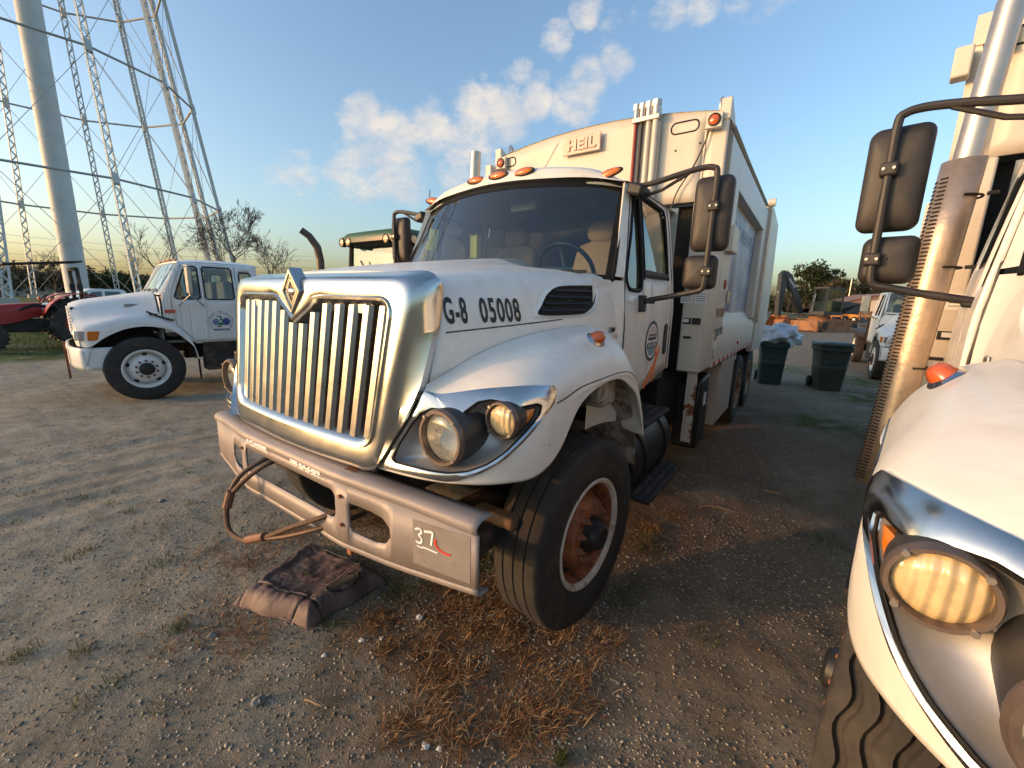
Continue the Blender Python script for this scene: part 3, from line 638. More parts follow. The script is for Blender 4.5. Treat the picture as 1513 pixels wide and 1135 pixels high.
    # ---- cab
    top = lambda y: 1.96+(y-.60)/.20*.545 if y < .80 else 2.505+.03*min(1,(y-.80)/.3)
    lowd = lambda y: 1.13+.10*max(0,(y-1.0))/.65
    vent = [(.62,1.93),(.645,1.87),(.69,1.852),(.86,1.85),(.905,1.875),(.925,2.0),(.935,2.42),(.915,2.475),(.875,2.485),(.84,2.455),(.74,2.20),(.66,2.04)]
    mainw = [(.975,1.975),(1.0,1.955),(1.52,1.965),(1.55,1.99),(1.56,2.40),(1.535,2.455),(1.48,2.48),(1.0,2.49),(.985,2.48)]
    for s in (1,-1):
        d = mbm(holes_panel(.60,1.66,lowd,top,[vent,mainw],lambda a,z:(cab_x(z),a,z),.03), s).build('door', M['white'], root, 40, weld=True, solid=.02*s)
        for nm, poly in (('window',vent),('window',mainw)):
            sm = smooth_path([(a,b,0) for a,b in poly], 3, True)
            cx = sum(p[0] for p in poly)/len(poly); cz = sum(p[1] for p in poly)/len(poly)
            P = [[(cab_x(cz+(z-cz)*k)-.012, cx+(y-cx)*k, cz+(z-cz)*k) for k in (1,.5,.02)] for y,z,_ in sm]
            w = mbm(MB().grid(P,True), s).build(nm, M['glass'], d, 60)
            mbm(MB().tube([(cab_x(z)-.002,y,z) for y,z,_ in sm], .014, 6, True), s).build('window_seal', M['rubber'], d)
        mbm(MB().bb(.975+.008,1.005,.985,1.55,1.955,1.995), s).build('window_sill', M['black'], d)
        hd = rrect(1.50,1.585,1.36,1.61,.038)
        mbm(MB().prism(hd, 0, .012, lambda a,b,h:(1.022+h,a-.02*(b-1.5),b)), s).build('door_handle', M['black'], d, 30, bevel=.004)
        # gap lines
        mbm(MB().tube([(cab_x(z)+.001,y,z) for y,z in ((.602,1.20),(.602,1.6),(.602,1.94),(.70,2.22),(.79,2.47))], .005, 5), s).build('door_gap', M['ink'], d)
        mbm(MB().tube([(cab_x(z)+.001,y,z) for y,z in ((1.655,1.24),(1.66,1.6),(1.665,2.0),(1.66,2.4),(1.62,2.51))], .005, 5), s).build('door_gap', M['ink'], d)
        # rear corner of the cab, A pillar
        mbm(holes_panel(1.665,1.86,lambda y:1.23,lambda y:2.535-.02*(y-1.66),[],lambda a,z:(cab_x(z)-(.05*((a-1.665)/.195)**2.2),a,z),.03), s).build('cab_corner', M['white'], root, 50, weld=True)
        A = []
        for t in np.linspace(0,1,10):
            z = 1.92+.60*t; yd = .595+.20*t; xw = .955-.065*t; yw = .515+.23*t
            A.append([(cab_x(z),yd+.005,z),(cab_x(z)-.012,yd-.03,z),(xw+.008,yw+.01,z+.005),(xw-.03,yw+.06,z)])
        mbm(MB().grid(A), s).build('pillar', M['white'], root, 50)
        mbm(holes_panel(.28,.60,lambda y:1.0,lambda y:1.90,[],lambda a,z:(cab_x(z)-.075+.07*max(0,(a-.28)/.32)**3,a,z)), s).build('cowl_side', M['white'], root)
    # roof
    rows = []
    for t, up in ((0,0),(.012,.045),(.045,.085),(.16,.118),(.5,.125),(.85,.10),(1,.0)):
        r = []
        for q in np.linspace(-1,1,9):
            yfq = .575+.17*q*q; y = yfq+(1.87-yfq)*t; z = 2.582-.045*q*q-.0*abs(q)**4 + up*(1-.72*abs(q)**3)
            x = q*(.905+.0*t) ; r.append((x, y, z))
        r[0] = (-.928, r[0][1], 2.515+.01*t); r[-1] = (.928, r[-1][1], 2.515+.01*t); rows.append(r)
    rf = MB().grid(surf_grid(rows, 36, 44)).build('roof', M['white'], root, 50)
    for x in (-.80,-.215,0,.215,.80):
        q = x/.905; yy = .575+.17*q*q+.022; z = 2.582-.045*q*q+.056*(1-.72*abs(q)**3)+.004
        T = Matrix.Translation((x,yy,z)) @ Matrix.Rotation(-q*.22,4,'Y') @ Matrix.Rotation(.95,4,'X') @ Matrix.Diagonal((1.5,.62,.60,1))
        ml = MB().lathe([(.052,-.008),(.050,.004),(.044,.020),(.028,.033),(0,.038)], T, 22).build('roof_marker', M['amber'], rf)
        MB().lathe([(.060,-.012),(.058,.004),(.050,.006)], T, 22).build('marker_base', M['ink'], ml)
    # windshield with black frit border, wipers, header
    def wsp(q, t, off=0): 
        z = 1.90+(.672-.045*q*q)*t; hw = .962-.065*t; x = q*hw; y = .27+.245*q*q+(.31-.015*q*q)*t
        return (x, y-off, z+off*.3)
    qs = np.linspace(-1,1,31); ts = np.linspace(0,1,12)
    MB().grid([[wsp(q*.985,.01+.97*t) for t in ts] for q in qs]).build('windshield', M['ws'], root, 60)
    border = [wsp(q,0) for q in qs]+[wsp(1,t) for t in ts[1:]]+[wsp(q,1) for q in qs[::-1][1:]]+[wsp(-1,t) for t in ts[::-1][1:-1]]
    inner = [wsp(q*.955,.05) for q in qs]+[wsp(.955,.05+.885*t) for t in ts[1:]]+[wsp(q*.955,.935) for q in qs[::-1][1:]]+[wsp(-.955,.05+.885*t) for t in ts[::-1][1:-1]]
    MB().grid([[(a[0],a[1]-.004,a[2]),(b[0],b[1]-.004,b[2])] for a,b in zip(border,inner)], True).build('windshield_border', M['rubber'], root, 0)
    MB().tube([(p[0],p[1]-.004,p[2]) for p in border], .013, 6, True).build('windshield_seal', M['rubber'], root)
    for x0 in (-.55,.25): MB().tube([(x0,.24,1.915),(x0+.1,.26,1.925),(x0+.35,.28,1.935),(x0+.62,.33,1.94)], .010, 6).build('wiper', M['black'], root)
    cw = MB(); cw.grid([[(x,.585-.02,1.955-.06*(x/.95)**2),(x,.50,1.93-.02*(x/.95)**2),(x,.27+.245*(x/.96)**2+.01,1.895)] for x in np.linspace(-.95,.95,13)]); cw.build('cowl', M['black'], root)
    # back wall, floor, firewall
    MB().grid([[(x,1.855-.02*(x/.95)**4,z) for z in (1.15,1.6,2.0)] for x in np.linspace(-.96,.96,9)]).build('cab_back', M['intlight'], root)
    bw = holes_panel(-.95,.95,lambda a:2.0,lambda a:2.56,[rrect(-.55,.55,2.1,2.45,.05)],lambda a,z:(a,1.855,z),.05).build('cab_back_upper', M['intlight'], root)
    MB().bb(-.95,.95,.35,1.84,1.12,1.16).build('cab_floor', M['interior'], root)
    MB().bb(-.90,.90,.45,.50,1.0,1.88).build('firewall', M['dark'], root)
    MB().grid([[(x*.98,y+.02,z-.03) for (x,y,z) in r] for r in surf_grid(rows,10,14).tolist()]).build('headliner', M['intlight'], root)
    # dashboard, steering wheel, seats
    ds_ = MB().grid([[(x,.42,1.86),(x,.55,1.925),(x,.72,1.93),(x,.84,1.88),(x,.86,1.6),(x,.80,1.2)] for x in np.linspace(-.93,.93,6)]).build('dashboard', M['interior'], root, 40)
    P = [[(.45+.24*math.cos(a)*k2, .68+.03*math.sin(a), 1.925+h) for k2,h in ((1,0),(.9,.04),(.6,.065),(.1,.075))] for a in np.linspace(0,PI,13)]
    MB().ell((.42,.70,1.92),(.27,.17,.085)).build('instrument_hood', M['dashgreen'], ds_)
    T = Matrix.Translation((.42,.92,1.985)) @ Matrix.Rotation(-1.0,4,'X')
    sw = MB().tube([T @ Vector((.225*math.cos(a),.225*math.sin(a),0)) for a in np.linspace(0,2*PI,33)[:-1]], .017, 8, True).build('steering_wheel', M['ink'], root)
    MB().ell(T @ Vector((0,0,-.02)), (.07,.07,.05)).build('steering_hub', M['interior'], sw)
    for a in (PI/2+.9, PI/2-.9, -PI/2): MB().tube([T @ Vector((0,0,-.01)), T @ Vector((.21*math.cos(a),.21*math.sin(a),0))], .012, 6).build('spoke', M['interior'], sw)
    MB().cyl(T @ Vector((0,0,-.02)), (.42,.75,1.75), .03, n=8).build('steering_column', M['interior'], sw)
    for x in (-.48,.42):
        b = MB(); b.grid(surf_grid([[(x-.25,1.34,1.48),(x-.25,1.42,1.80),(x-.23,1.52,2.18),(x-.20,1.55,2.26)],[(x,1.31,1.48),(x,1.40,1.80),(x,1.50,2.2),(x,1.53,2.30)],[(x+.25,1.34,1.48),(x+.25,1.42,1.80),(x+.23,1.52,2.18),(x+.20,1.55,2.26)]],10,12))
        se = b.build('seat', M['seatb'], root, 60, solid=.12)
        MB().ell((x,1.55,2.36),(.15,.06,.10)).build('headrest', M['seatb'], se)
        MB().bb(x-.26,x+.26,.98,1.5,1.36,1.50).build('seat_cushion', M['seatb'], se, bevel=.05)
        MB().bb(x-.2,x+.2,1.05,1.45,1.16,1.36).build('seat_base', M['interior'], se)
    MB().bb(-.16,.02,1.0,1.4,1.16,1.95).build('console', M['interior'], root, bevel=.03)
    MB().box((-.02,.98,2.52),(.24,.05,.10)).build('visor_box', M['intlight'], root, bevel=.01)
    # ---- mirrors
    for s in (1,-1):
        rod = [(.93,.80,2.49),(1.08,.80,2.505),(1.22,.81,2.535),(1.34,.82,2.555),(1.405,.82,2.548),(1.425,.82,2.51),(1.425,.82,2.3),(1.423,.82,2.05),(1.420,.82,1.90),(1.405,.825,1.858),(1.35,.83,1.842),(1.22,.85,1.815),(1.08,.87,1.79)]
        mo = mbm(MB().tube(smooth_path(rod,5), .017, 10), s).build('mirror_arm', M['mirrorshell'], root)
        mbm(MB().tube([(.98,.82,2.43),(1.12,.815,2.46),(1.27,.815,2.535)], .011, 8), s).build('brace', M['mirrorshell'], mo)
        mbm(MB().box((.975,.80,2.465),(.10,.17,.07),0,0,.3), s).build('bracket', M['black'], mo, bevel=.015)
        mbm(MB().bb(1.01,1.055,.84,.92,1.71,1.82).bb(1.05,1.12,.855,.895,1.765,1.80), s).build('bracket', M['black'], mo, bevel=.01)
        for nm, cx, cz, w, h, dep in (('mirror',1.408,2.305,.215,.43,.075),('convex_mirror',1.375,1.965,.195,.205,.08)):
            rr_ = rrect(-w/2,w/2,-h/2,h/2,min(w,h)*.20,5); rows2 = []
            for k, d in ((1,0),(1.0,-.025),(.975,-.045),(.90,-dep*.80),(.75,-dep*.93),(.5,-dep),(.03,-dep*1.02)):
                rows2.append([(cx+a*k, .915+d, cz+b*k) for a,b in rr_])
            mi = mbm(MB().grid(np.transpose(np.array(rows2),(1,0,2)), True), s).build(nm, M['mirrorshell'], mo, 45)
            mbm(MB().add([(cx+a*.97,.917,cz+b*.97) for a,b in rr_],[tuple(range(len(rr_)))]), s).build('mirror_glass', M['mirrorglass'], mi, 0)
            zc = cz+(.03 if h > .3 else 0)
            mbm(MB().bb(1.394,1.456,.795,.848,zc-.028,zc+.028), s).build('clamp', M['mirrorshell'], mo, bevel=.010)
            for dx in (-.016,.018): mbm(MB().cyl((1.425+dx,.80,zc),(1.425+dx,.789,zc),.006,n=8), s).build('screw', M['steel'], mo)
    # ---- exhaust stack with perforated heat shield on the kerb side
    ex = MB().lathe([(.056,0),(.056,.94),(.050,.94),(.050,.84)], Matrix.Translation((-1.17,1.64,2.32)), 26).build('exhaust_stack', M['steel'], root)
    MB().cyl((-1.17,1.64,1.0),(-1.17,1.64,2.33),.055,n=20).build('exhaust_pipe', M['frame'], ex)
    MB().cyl((-1.02,1.72,.45),(-1.02,1.72,.95),.12,n=20).build('muffler', M['frame'], ex, bevel=.02)
    n = 26; P = []
    for k in range(n+1):
        a = math.radians(-205+150*k/n) + .35; P.append([(-1.17+.095*math.cos(a), 1.64+.095*math.sin(a), z) for z in (.72,1.1,1.4,1.75,2.1,2.54)])
    hsld = MB().grid(P).build('heat_shield', M['shield'], ex, 50, solid=.003)
    sm0 = None
    for col, (a0, a1) in enumerate(((-3.0,-2.60),(-2.5,-2.1))):
        for k in range(84):
            z = .74+k*.0205+(.010 if col else 0)
            if sm0 is None:
                q = MB().grid([[(.0985*math.cos(a),.0985*math.sin(a),h) for h in (-.0042,.0042)] for a in np.linspace(a0,a1,5)]).build('slot', M['dark'], hsld, 0); sm0 = q.data
            else: q = bpy.data.objects.new('slot', sm0); C.objects.link(q); q.parent = hsld
            q.location = (-1.17,1.64,z); q.rotation_euler = (0,0,.52*col)
    for z in (1.45,2.0,2.36): MB().tube([(-1.17+.10*math.cos(a),1.64+.10*math.sin(a),z) for a in np.linspace(-1.3,2.2,12)], .006, 6).cyl((-1.06,1.59,z),(-1.02,1.58,z),.010,n=8).build('clamp', M['frame'], ex)
    for o_ in [ex]+list(ex.children): o_.data.transform(Matrix(((1,0,.05,-.095),(0,1,0,0),(0,0,1,0),(0,0,0,1))))
    for o_ in hsld.children: o_.location.x += .05*o_.location.z-.095
    MB().bb(-.70,-.62,1.10,1.16,2.14,2.34).build('yellow_card', M['yellow'], root)
    # ---- chassis
    for s in (1,-1):
        mbm(MB().bb(.36,.44,-.85,8.2,.78,1.06), s).build('frame_rail', M['frame'], root)
    MB().bb(-.95,.95,-.10,.10,.42,.58).build('front_axle', M['frame'], root, bevel=.03)
    MB().bb(-.45,.45,-.70,.45,.85,1.70).build('engine', M['dark'], root, bevel=.06)
    MB().bb(-.60,.60,-.80,-.70,.80,1.12).build('crossmember', M['frame'], root)
    MB().bb(.74,.98,-.52,-.44,.70,.76).build('spring_hanger', M['hanger'], root, bevel=.015)
    for s in (1,-1): mbm(MB().bb(.55,.90,-.70,.70,.60,.70), s).build('leaf_spring', M['frame'], root, bevel=.02)
    for yy in (5.15,6.52): MB().cyl((-.9,yy,.52),(.9,yy,.52),.10,n=14).build('rear_axle', M['frame'], root)
    for s in (1,-1):
        tk = MB().cyl((s*.86,.74,.64),(s*.86,1.62,.64),.285,n=32).build('fuel_tank', M['tank'], root, bevel=.03)
        for yy in (.92,1.42): MB().tube([(s*.86+.292*math.cos(a),yy,.64+.292*math.sin(a)) for a in np.linspace(0,2*PI,33)[:-1]], .012, 6, True).build('tank_strap', M['black'], tk)
        for nm, x0, x1, y0, y1, z in (('upper_step',.90,1.16,.72,1.40,.955),('lower_step',1.0,1.24,.78,1.62,.415)):
            st = mbm(MB().bb(x0,x1,y0,y1,z-.03,z), s).build(nm, M['frame'], root, bevel=.004)
            md = None
            for i in range(4):
                for j in range(14):
                    if md is None: q = MB().lathe([(.018,0),(.015,.007),(.009,.007),(.008,.0)], None, 10).build('tread_boss', M['frame'], st); md = q.data
                    else: q = bpy.data.objects.new('tread_boss', md); C.objects.link(q); q.parent = st
                    q.location = (s*(x0+(i+.5)*(x1-x0)/4), y0+(j+.5)*(y1-y0)/14, z+.0005)
        mbm(MB().bb(1.0,1.02,.84,.88,.40,.92).bb(1.0,1.02,1.5,1.54,.40,.92), s).build('step_hanger', M['frame'], root)
        mbm(MB().bb(.42,.95,1.75,3.4,.55,1.10), s).build('under_box', M['dark'], root)
        # wheels
        wheel(root, s*1.03, 0, s, M['rimwhite'], M['rust'], steer=-.075)
        for yy in (5.15,6.52):
            wheel(root, s*1.08, yy, s, M['rimtan'], M['rimtan'], front=False, w=.27)
            wheel(root, s*.76, yy, s, M['frame'], M['frame'], front=False, w=.27, detail=False)
    # ---- refuse body
    XB = 1.21
    arch = lambda x: 3.34+.12*(1-(x/1.2)**2)
    fp = holes_panel(-XB,XB,lambda a: 2.66,arch,[],lambda a,z:(a,2.13,z),.08).build('body_front', M['white2'], root, 30, weld=True, solid=-.03)
    MB().grid([[(x,y,arch(x)-.02*(y>2.2)) for y in (2.12,3.5,5.0,6.05)] for x in np.linspace(-XB,XB,13)]).build('body_roof', M['white2'], root, 40)
    MB().bb(-1.0,1.0,2.30,2.34,1.15,2.66).build('body_void', M['dark'], root)
    for s in (1,-1):
        mbm(MB().bb(1.0,XB,2.12,2.56,1.15,2.66), s).build('corner_post', M['white2'], root, bevel=.015)
        mbm(MB().bb(XB-.05,XB+.004,2.56,3.02,1.15,2.92), s).build('side_post', M['white2'], root, bevel=.01)
        # raised corner horn, lifting eye and amber corner lamp
        mbm(MB().prism([(2.12,3.28),(2.12,3.44),(2.15,3.45),(2.36,3.34),(2.4,3.30)],XB-.07,XB+.006,lambda a,b,h:(h,a,b)), s).build('corner_horn', M['white2'], root, bevel=.004)
        mbm(MB().tube([(XB-.10,2.28+.035*math.cos(a),3.44+.06*math.sin(a)) for a in np.linspace(-.8,PI+.8,14)], .016, 6), s).build('lifting_eye', M['steel'], root)
        lb = mbm(MB().bb(XB-.165,XB-.045,2.075,2.125,3.21,3.33).bb(XB-.165,XB-.045,2.04,2.075,3.202,3.21), s).build('lamp_box', M['white2'], root, bevel=.003)
        T = Matrix.Translation((s*(XB-.105),2.074,3.272)) @ Matrix.Rotation(PI/2,4,'X')
        MB().lathe([(.050,-.002),(.050,.008),(.040,.012)], T, 24).build('lamp_ring', M['ink'], lb); MB().lathe([(.040,.006),(.025,.016),(0,.018)], T, 20).build('lamp_lens', M['orangelens'], lb)
        # side: slanted top rail, recessed poster panel, ribs, sill with ledge
        mbm(MB().prism([(XB-.02,2.92),(XB,2.92),(XB,3.24),(XB-.04,3.31),(XB-.10,3.32),(XB-.12,2.92)],2.40,6.05,lambda a,b,h:(a,h,b)), s).build('top_rail', M['white2'], root, bevel=.004)
        mbm(MB().bb(XB-.15,XB-.10,3.0,5.75,1.60,2.93), s).build('side_wall', M['white2'], root)
        ps = mbm(MB().grid([[(XB-.097,y,z) for z in np.linspace(1.70,2.88,8)] for y in np.linspace(3.12,5.66,8)]), s).build('poster', M['poster'], root, 0)
        nb = MB()
        if s > 0: worn_print(nb, 2.0, .17, 17, lambda a,b:(XB-.094,4.35+a,2.66+b), 5); nb.build('poster_lettering', M['posterink'], ps, 0, recalc=False)['kind'] = 'stuff'
        for y0, y1 in ((5.66,6.05),):
            mbm(MB().bb(XB-.11,XB,y0,y1,1.58,2.93), s).build('side_rib', M['white2'], root, bevel=.02)
        mbm(MB().bb(XB-.11,XB-.03,3.02,3.12,1.58,2.93), s).build('side_rib', M['white2'], root, bevel=.02)
        mbm(MB().prism([(XB-.14,1.15),(XB+.01,1.15),(XB+.01,1.50),(XB-.10,1.68),(XB-.14,1.68)],2.56,6.05,lambda a,b,h:(a,h,b)), s).build('sill', M['white2'], root, bevel=.006)
        md = {}
        for k in range(24):
            y = 2.62+k*.143; c = k%2
            if c not in md: q = mbm(MB().box((XB+.0125,0,1.175),(.003,.125,.042)), s).build('reflector_tape', M['redink'] if c else M['whiteink'], root); md[c] = q.data
            else: q = bpy.data.objects.new('reflector_tape', md[c]); C.objects.link(q); q.parent = root
            q.location.y = y
        for y in (4.35,): mbm(MB().ell((XB+.012,y,1.30),(.018,.05,.03)), s).build('side_marker', M['redlens'], root)
        mbm(MB().ell((XB+.01,2.85,1.98),(.015,.025,.05)), s).build('side_reflector', M['redlens'], root)
        for y, z, w, h in ((2.25,1.83,.13,.10),(2.40,1.83,.13,.10)):
            pl = mbm(MB().bb(1.0+.0,1.0,0,0,0,0) if False else MB().box((1.03+(y-2.25)*.8,2.117,z),(.10,.004,h)), s).build('notice', M['whiteink'], root)
            for r in range(4): mbm(MB().box((1.03+(y-2.25)*.8,2.1135,z+.034-r*.02),(.08,.002,.006)), s).build('print_line', M['greyink'], pl)
        for (x, z, w, h) in ((1.055,1.62,.07,.055),(1.135,1.62,.075,.06),(1.07,1.47,.07,.022)):
            mbm(MB().box((x,2.117,z),(w,.004,h)), s).build('decal', M['ink'], root)
        mbm(MB().box((1.045,2.1165,1.624),(.05,.006,.03)), s).build('decal', M['whiteink'], root)
        for (y, z, w, h) in ((2.66,1.50,.10,.12),(2.80,1.52,.10,.08),(2.96,1.53,.12,.08),(2.70,1.36,.10,.14),(2.64,1.30,.03,.1)):
            mbm(MB().box((XB+.0125,y,z-.02),(.003,w,h)), s).build('decal', M['greyink'] if h < .13 else M['whiteink'], root)
        mbm(MB().bb(XB-.03,XB+.012,2.60,3.0,1.66,1.74), s).build('rusty_strip', M['rimtan'], root)
        # under-body items on the flank
        mbm(MB().bb(1.10,1.13,2.16,2.30,.46,1.15).bb(1.13,1.19,2.16,2.18,.46,1.15), s).build('drop_post', M['rimtan2'], root, bevel=.004)
        bk = mbm(MB().prism([(2.52,.28),(2.55,1.0),(2.95,1.05),(3.0,.28)],.92,1.17,lambda a,b,h:(h,a,b)), s).build('black_canister', M['black'], root, bevel=.03)
        mbm(MB().bb(1.172,1.175,2.70,2.82,.72,.86), s).build('sticker', M['whiteink'], bk)
        tb = mbm(MB().bb(.80,1.19,3.42,4.55,.34,1.10), s).build('tool_box', M['beige'], root, bevel=.008)
        mbm(MB().bb(1.19,1.205,3.40,4.57,1.04,1.12), s).build('lid_edge', M['beige'], tb, bevel=.004)
        # hinge hardware
        for hz_ in (2.30,1.80): mbm(MB().cyl((XB+.02,3.07,hz_),(XB+.02,3.07,hz_+.12),.02,n=10), s).build('hinge', M['steel'], root)
        dz = mbm(MB().tube([(XB-.02,y,z) for y,z in ((2.62,2.62),(2.95,2.62),(2.97,2.85),(2.64,2.85))], .016, 6, True), s).build('hatch_frame', M['white2'], root)
        mbm(MB().bb(XB-.02,XB+.07,2.60,2.95,2.28,2.52), s).build('light_box', M['white2'], root, bevel=.01)
        # tailgate
        mbm(MB().prism([(6.10,1.02),(6.10,3.36),(6.35,3.40),(7.75,3.30),(8.15,2.2),(8.15,1.3),(7.4,.98)],XB-.06,XB+.03,lambda a,b,h:(h,a,b)), s).build('tailgate_side', M['white2'], root, bevel=.01)
        mbm(MB().cyl((XB-.02,6.06,3.38),(XB+.08,6.06,3.38),.06,n=14), s).build('tailgate_hinge', M['white2'], root)
        mbm(MB().cyl((XB+.04,6.12,1.5),(XB+.04,6.12,3.3),.022,n=10), s).build('hydraulic_line', M['steel'], root)
    MB().grid([[(x,y,z) for (y,z) in ((6.1,3.36),(6.35,3.40),(7.75,3.30),(8.15,2.2),(8.15,1.3),(7.4,.98))] for x in (-1.16,1.16)]).build('tailgate', M['white2'], root, 20, solid=.03)
    MB().bb(-1.12,1.12,2.36,6.05,1.10,1.16).build('body_floor', M['frame'], root)
    # front panel details: name plate, hydraulic pipes, oval cut-outs, holes, seams, hose
    T = lambda a,b,h: (a, 2.095-h, b)
    pl = MB().box((-.11,2.085,3.295),(.41,.018,.16)).build('name_plate', M['plate'], root, bevel=.004)
    nb = MB(); text_on(nb, 'HEIL', .135, lambda a,b:(-.11+a,2.068,3.293+b), 1.12, .006, 1.05)
    v2 = [(x,y+.012,z) for x,y,z in nb.v]; nbo = nb.build('name_lettering', M['plate'], pl, 0, recalc=False); md = nbo.modifiers.new('s','SOLIDIFY'); md.thickness = .009; md.offset = 0
    for xx,zz in ((-.295,3.23),(-.295,3.36),(.075,3.23),(.075,3.36)): MB().cyl((xx,2.08,zz),(xx,2.07,zz),.007,n=8).build('rivet', M['steel'], pl)
    hp = MB().box((.55,2.085,3.0),(.22,.02,.9)).build('pipe_bracket', M['white2'], root)
    for x, r, m_ in ((.445,.016,'redpipe'),(.50,.015,'black'),(.56,.020,'white2'),(.625,.026,'white2')):
        MB().cyl((x,2.055,2.55),(x,2.055,3.44),r,n=12).build('hydraulic_pipe', M[m_], hp); MB().cyl((x,2.055,3.40),(x,2.055,3.50),r+.012,n=12).cyl((x,2.055,3.47),(x,2.055,3.515),r+.018,n=6).build('pipe_fitting', M['steel'], hp)
    MB().bb(.42,.66,2.02,2.09,3.36,3.40).build('pipe_clamp', M['steel'], hp, bevel=.004)
    for cx in (.86,-1.05):
        o_ = rrect(cx-.115,cx+.115,3.235,3.325,.042,6); MB().tube([(a,2.128,b) for a,b in o_], .006, 5, True).build('oval_cutout', M['ink'], root)
    for x,z,r in ((.86,2.87,.028),(.80,3.10,.010),(1.0,3.13,.010),(.95,2.93,.006),(-.62,3.0,.014),(-.55,3.02,.006),(-.95,3.05,.006)): MB().cyl((x,2.132,z),(x,2.127,z),r,n=14).build('hole', M['ink'], root)
    for x0,z0,x1,z1 in ((-.40,3.37,-.68,2.98),(1.045,3.33,1.045,2.68)): MB().tube([(x0,2.128,z0),(x1,2.128,z1)], .003, 4).build('seam', M['greyink'], root)
    MB().tube(smooth_path([(1.075,2.11,3.30),(1.055,2.10,3.15),(.98,2.09,2.95),(.86,2.09,2.75),(.82,2.08,2.6)],6), .007, 6).build('hose', M['black'], root)
    MB().bb(-1.28,-1.20,2.02,2.12,3.10,3.26).build('spot_lamp', M['white2'], root, bevel=.01)
    return root
def inn_src(sm): return sm
M['lampb'] = mat('lamp_housing_dark', (0.05,0.047,0.045), 0.42, 0.2, 0.15, 12); M['bucket'] = mat('lamp_bucket_grey', (0.40,0.38,0.36), 0.36, 0.5, 0.12, 8)
M['bezel'] = mat('lamp_bezel', (0.17,0.13,0.11), 0.45, 0.5, 0.2, 20)
M['headlens'] = glass_mat('headlamp_glass', (0.95,0.95,0.92), 0.7, 0.08)
M['screen'] = mat('radiator_core', (0.018,0.016,0.015), 0.6, var=0.4, vs=60, aniso=(1,1,18))
M['emb'] = mat('emblem_plate', (0.10,0.045,0.03), 0.4, 0.4)
M['patch'] = mat('faded_patch', (0.30,0.265,0.24), 0.5, 0.25, 0.12, 8, dirt=(0.2,0.16,0.13), damt=.2, ds=18)
M['hanger'] = mat('hanger_rust', (0.20,0.12,0.06), .7, var=.3, vs=20)
M['tank'] = mat('tank_black', (0.018,0.018,0.019), 0.45, var=0.2)
M['rimtan'] = mat('rim_tan', (0.36,0.26,0.16), 0.7, var=0.2, vs=6, dirt=RUST, damt=0.4, ds=5)
M['rimtan2'] = mat('chipped_white', (0.55,0.50,0.42), 0.6, var=0.1, vs=6, dirt=RUST, damt=0.3, ds=9, dsharp=.08)
M['beige'] = mat('beige_box', (0.52,0.45,0.38), 0.6, var=0.08, vs=4)
M['plate'] = mat('cast_plate', (0.50,0.36,0.30), 0.5, 0.3, 0.2, 14)
M['redpipe'] = mat('red_pipe', (0.25,0.03,0.02), 0.5)
M['greyink'] = mat('grey_print', (0.22,0.22,0.22), 0.6)
M['dashgreen'] = mat('dash_top', (0.17,0.19,0.17), 0.7)
M['posterink'] = mat('poster_ink', (0.06,0.09,0.20), 0.4); M['yellow'] = mat('yellow_card', (0.80,0.72,0.10), 0.5)
def poster_mat():
    m = mat('poster_print', (0.6,0.6,0.62), 0.5); nt = m.node_tree; N = nt.nodes.new; L = nt.links.new; b = nt.nodes['Principled BSDF']
    t = N('ShaderNodeTexCoord'); sp = N('ShaderNodeSeparateXYZ'); L(t.outputs['Object'], sp.inputs[0])
    w = N('ShaderNodeTexWave'); w.wave_type = 'RINGS'; w.rings_direction = 'X'; w.inputs['Scale'].default_value = .35; w.inputs['Distortion'].default_value = 3; w.inputs['Detail'].default_value = 3
    mp = N('ShaderNodeMapping'); mp.inputs['Location'].default_value = (0,-3.0,-2.1); L(t.outputs['Object'], mp.inputs['Vector']); L(mp.outputs[0], w.inputs['Vector'])
    r = N('ShaderNodeValToRGB'); e = r.color_ramp.elements; e[0].position = 0; e[0].color = (.05,.05,.11,1); e[1].position = 1; e[1].color = (.50,.56,.66,1)
    for p, c in ((.2,(.30,.08,.16,1)),(.38,(.06,.20,.30,1)),(.55,(.42,.34,.28,1)),(.75,(.5,.54,.6,1))): q = e.new(p); q.color = c
    L(w.outputs['Fac'], r.inputs[0])
    mr = N('ShaderNodeMapRange'); mr.inputs['From Min'].default_value = 3.6; mr.inputs['From Max'].default_value = 4.7; L(sp.outputs['Y'], mr.inputs['Value'])
    mr2 = N('ShaderNodeMapRange'); mr2.inputs['From Min'].default_value = 2.15; mr2.inputs['From Max'].default_value = 2.6; L(sp.outputs['Z'], mr2.inputs['Value'])
    mm = N('ShaderNodeMath'); mm.operation = 'MAXIMUM'; L(mr.outputs[0], mm.inputs[0]); L(mr2.outputs[0], mm.inputs[1])
    nz = N('ShaderNodeTexNoise'); nz.inputs['Scale'].default_value = 2.2; nz.inputs['Detail'].default_value = 5; L(t.outputs['Object'], nz.inputs['Vector'])
    r2 = N('ShaderNodeValToRGB'); e = r2.color_ramp.elements; e[0].position = .35; e[0].color = (.16,.21,.32,1); e[1].position = .65; e[1].color = (.46,.51,.58,1); L(nz.outputs['Fac'], r2.inputs[0])
    x = N('ShaderNodeMix'); x.data_type = 'RGBA'; L(mm.outputs[0], x.inputs['Factor']); L(r.outputs[0], x.inputs['A']); L(r2.outputs[0], x.inputs['B']); L(x.outputs['Result'], b.inputs['Base Color'])
    return m
M['poster'] = poster_mat()
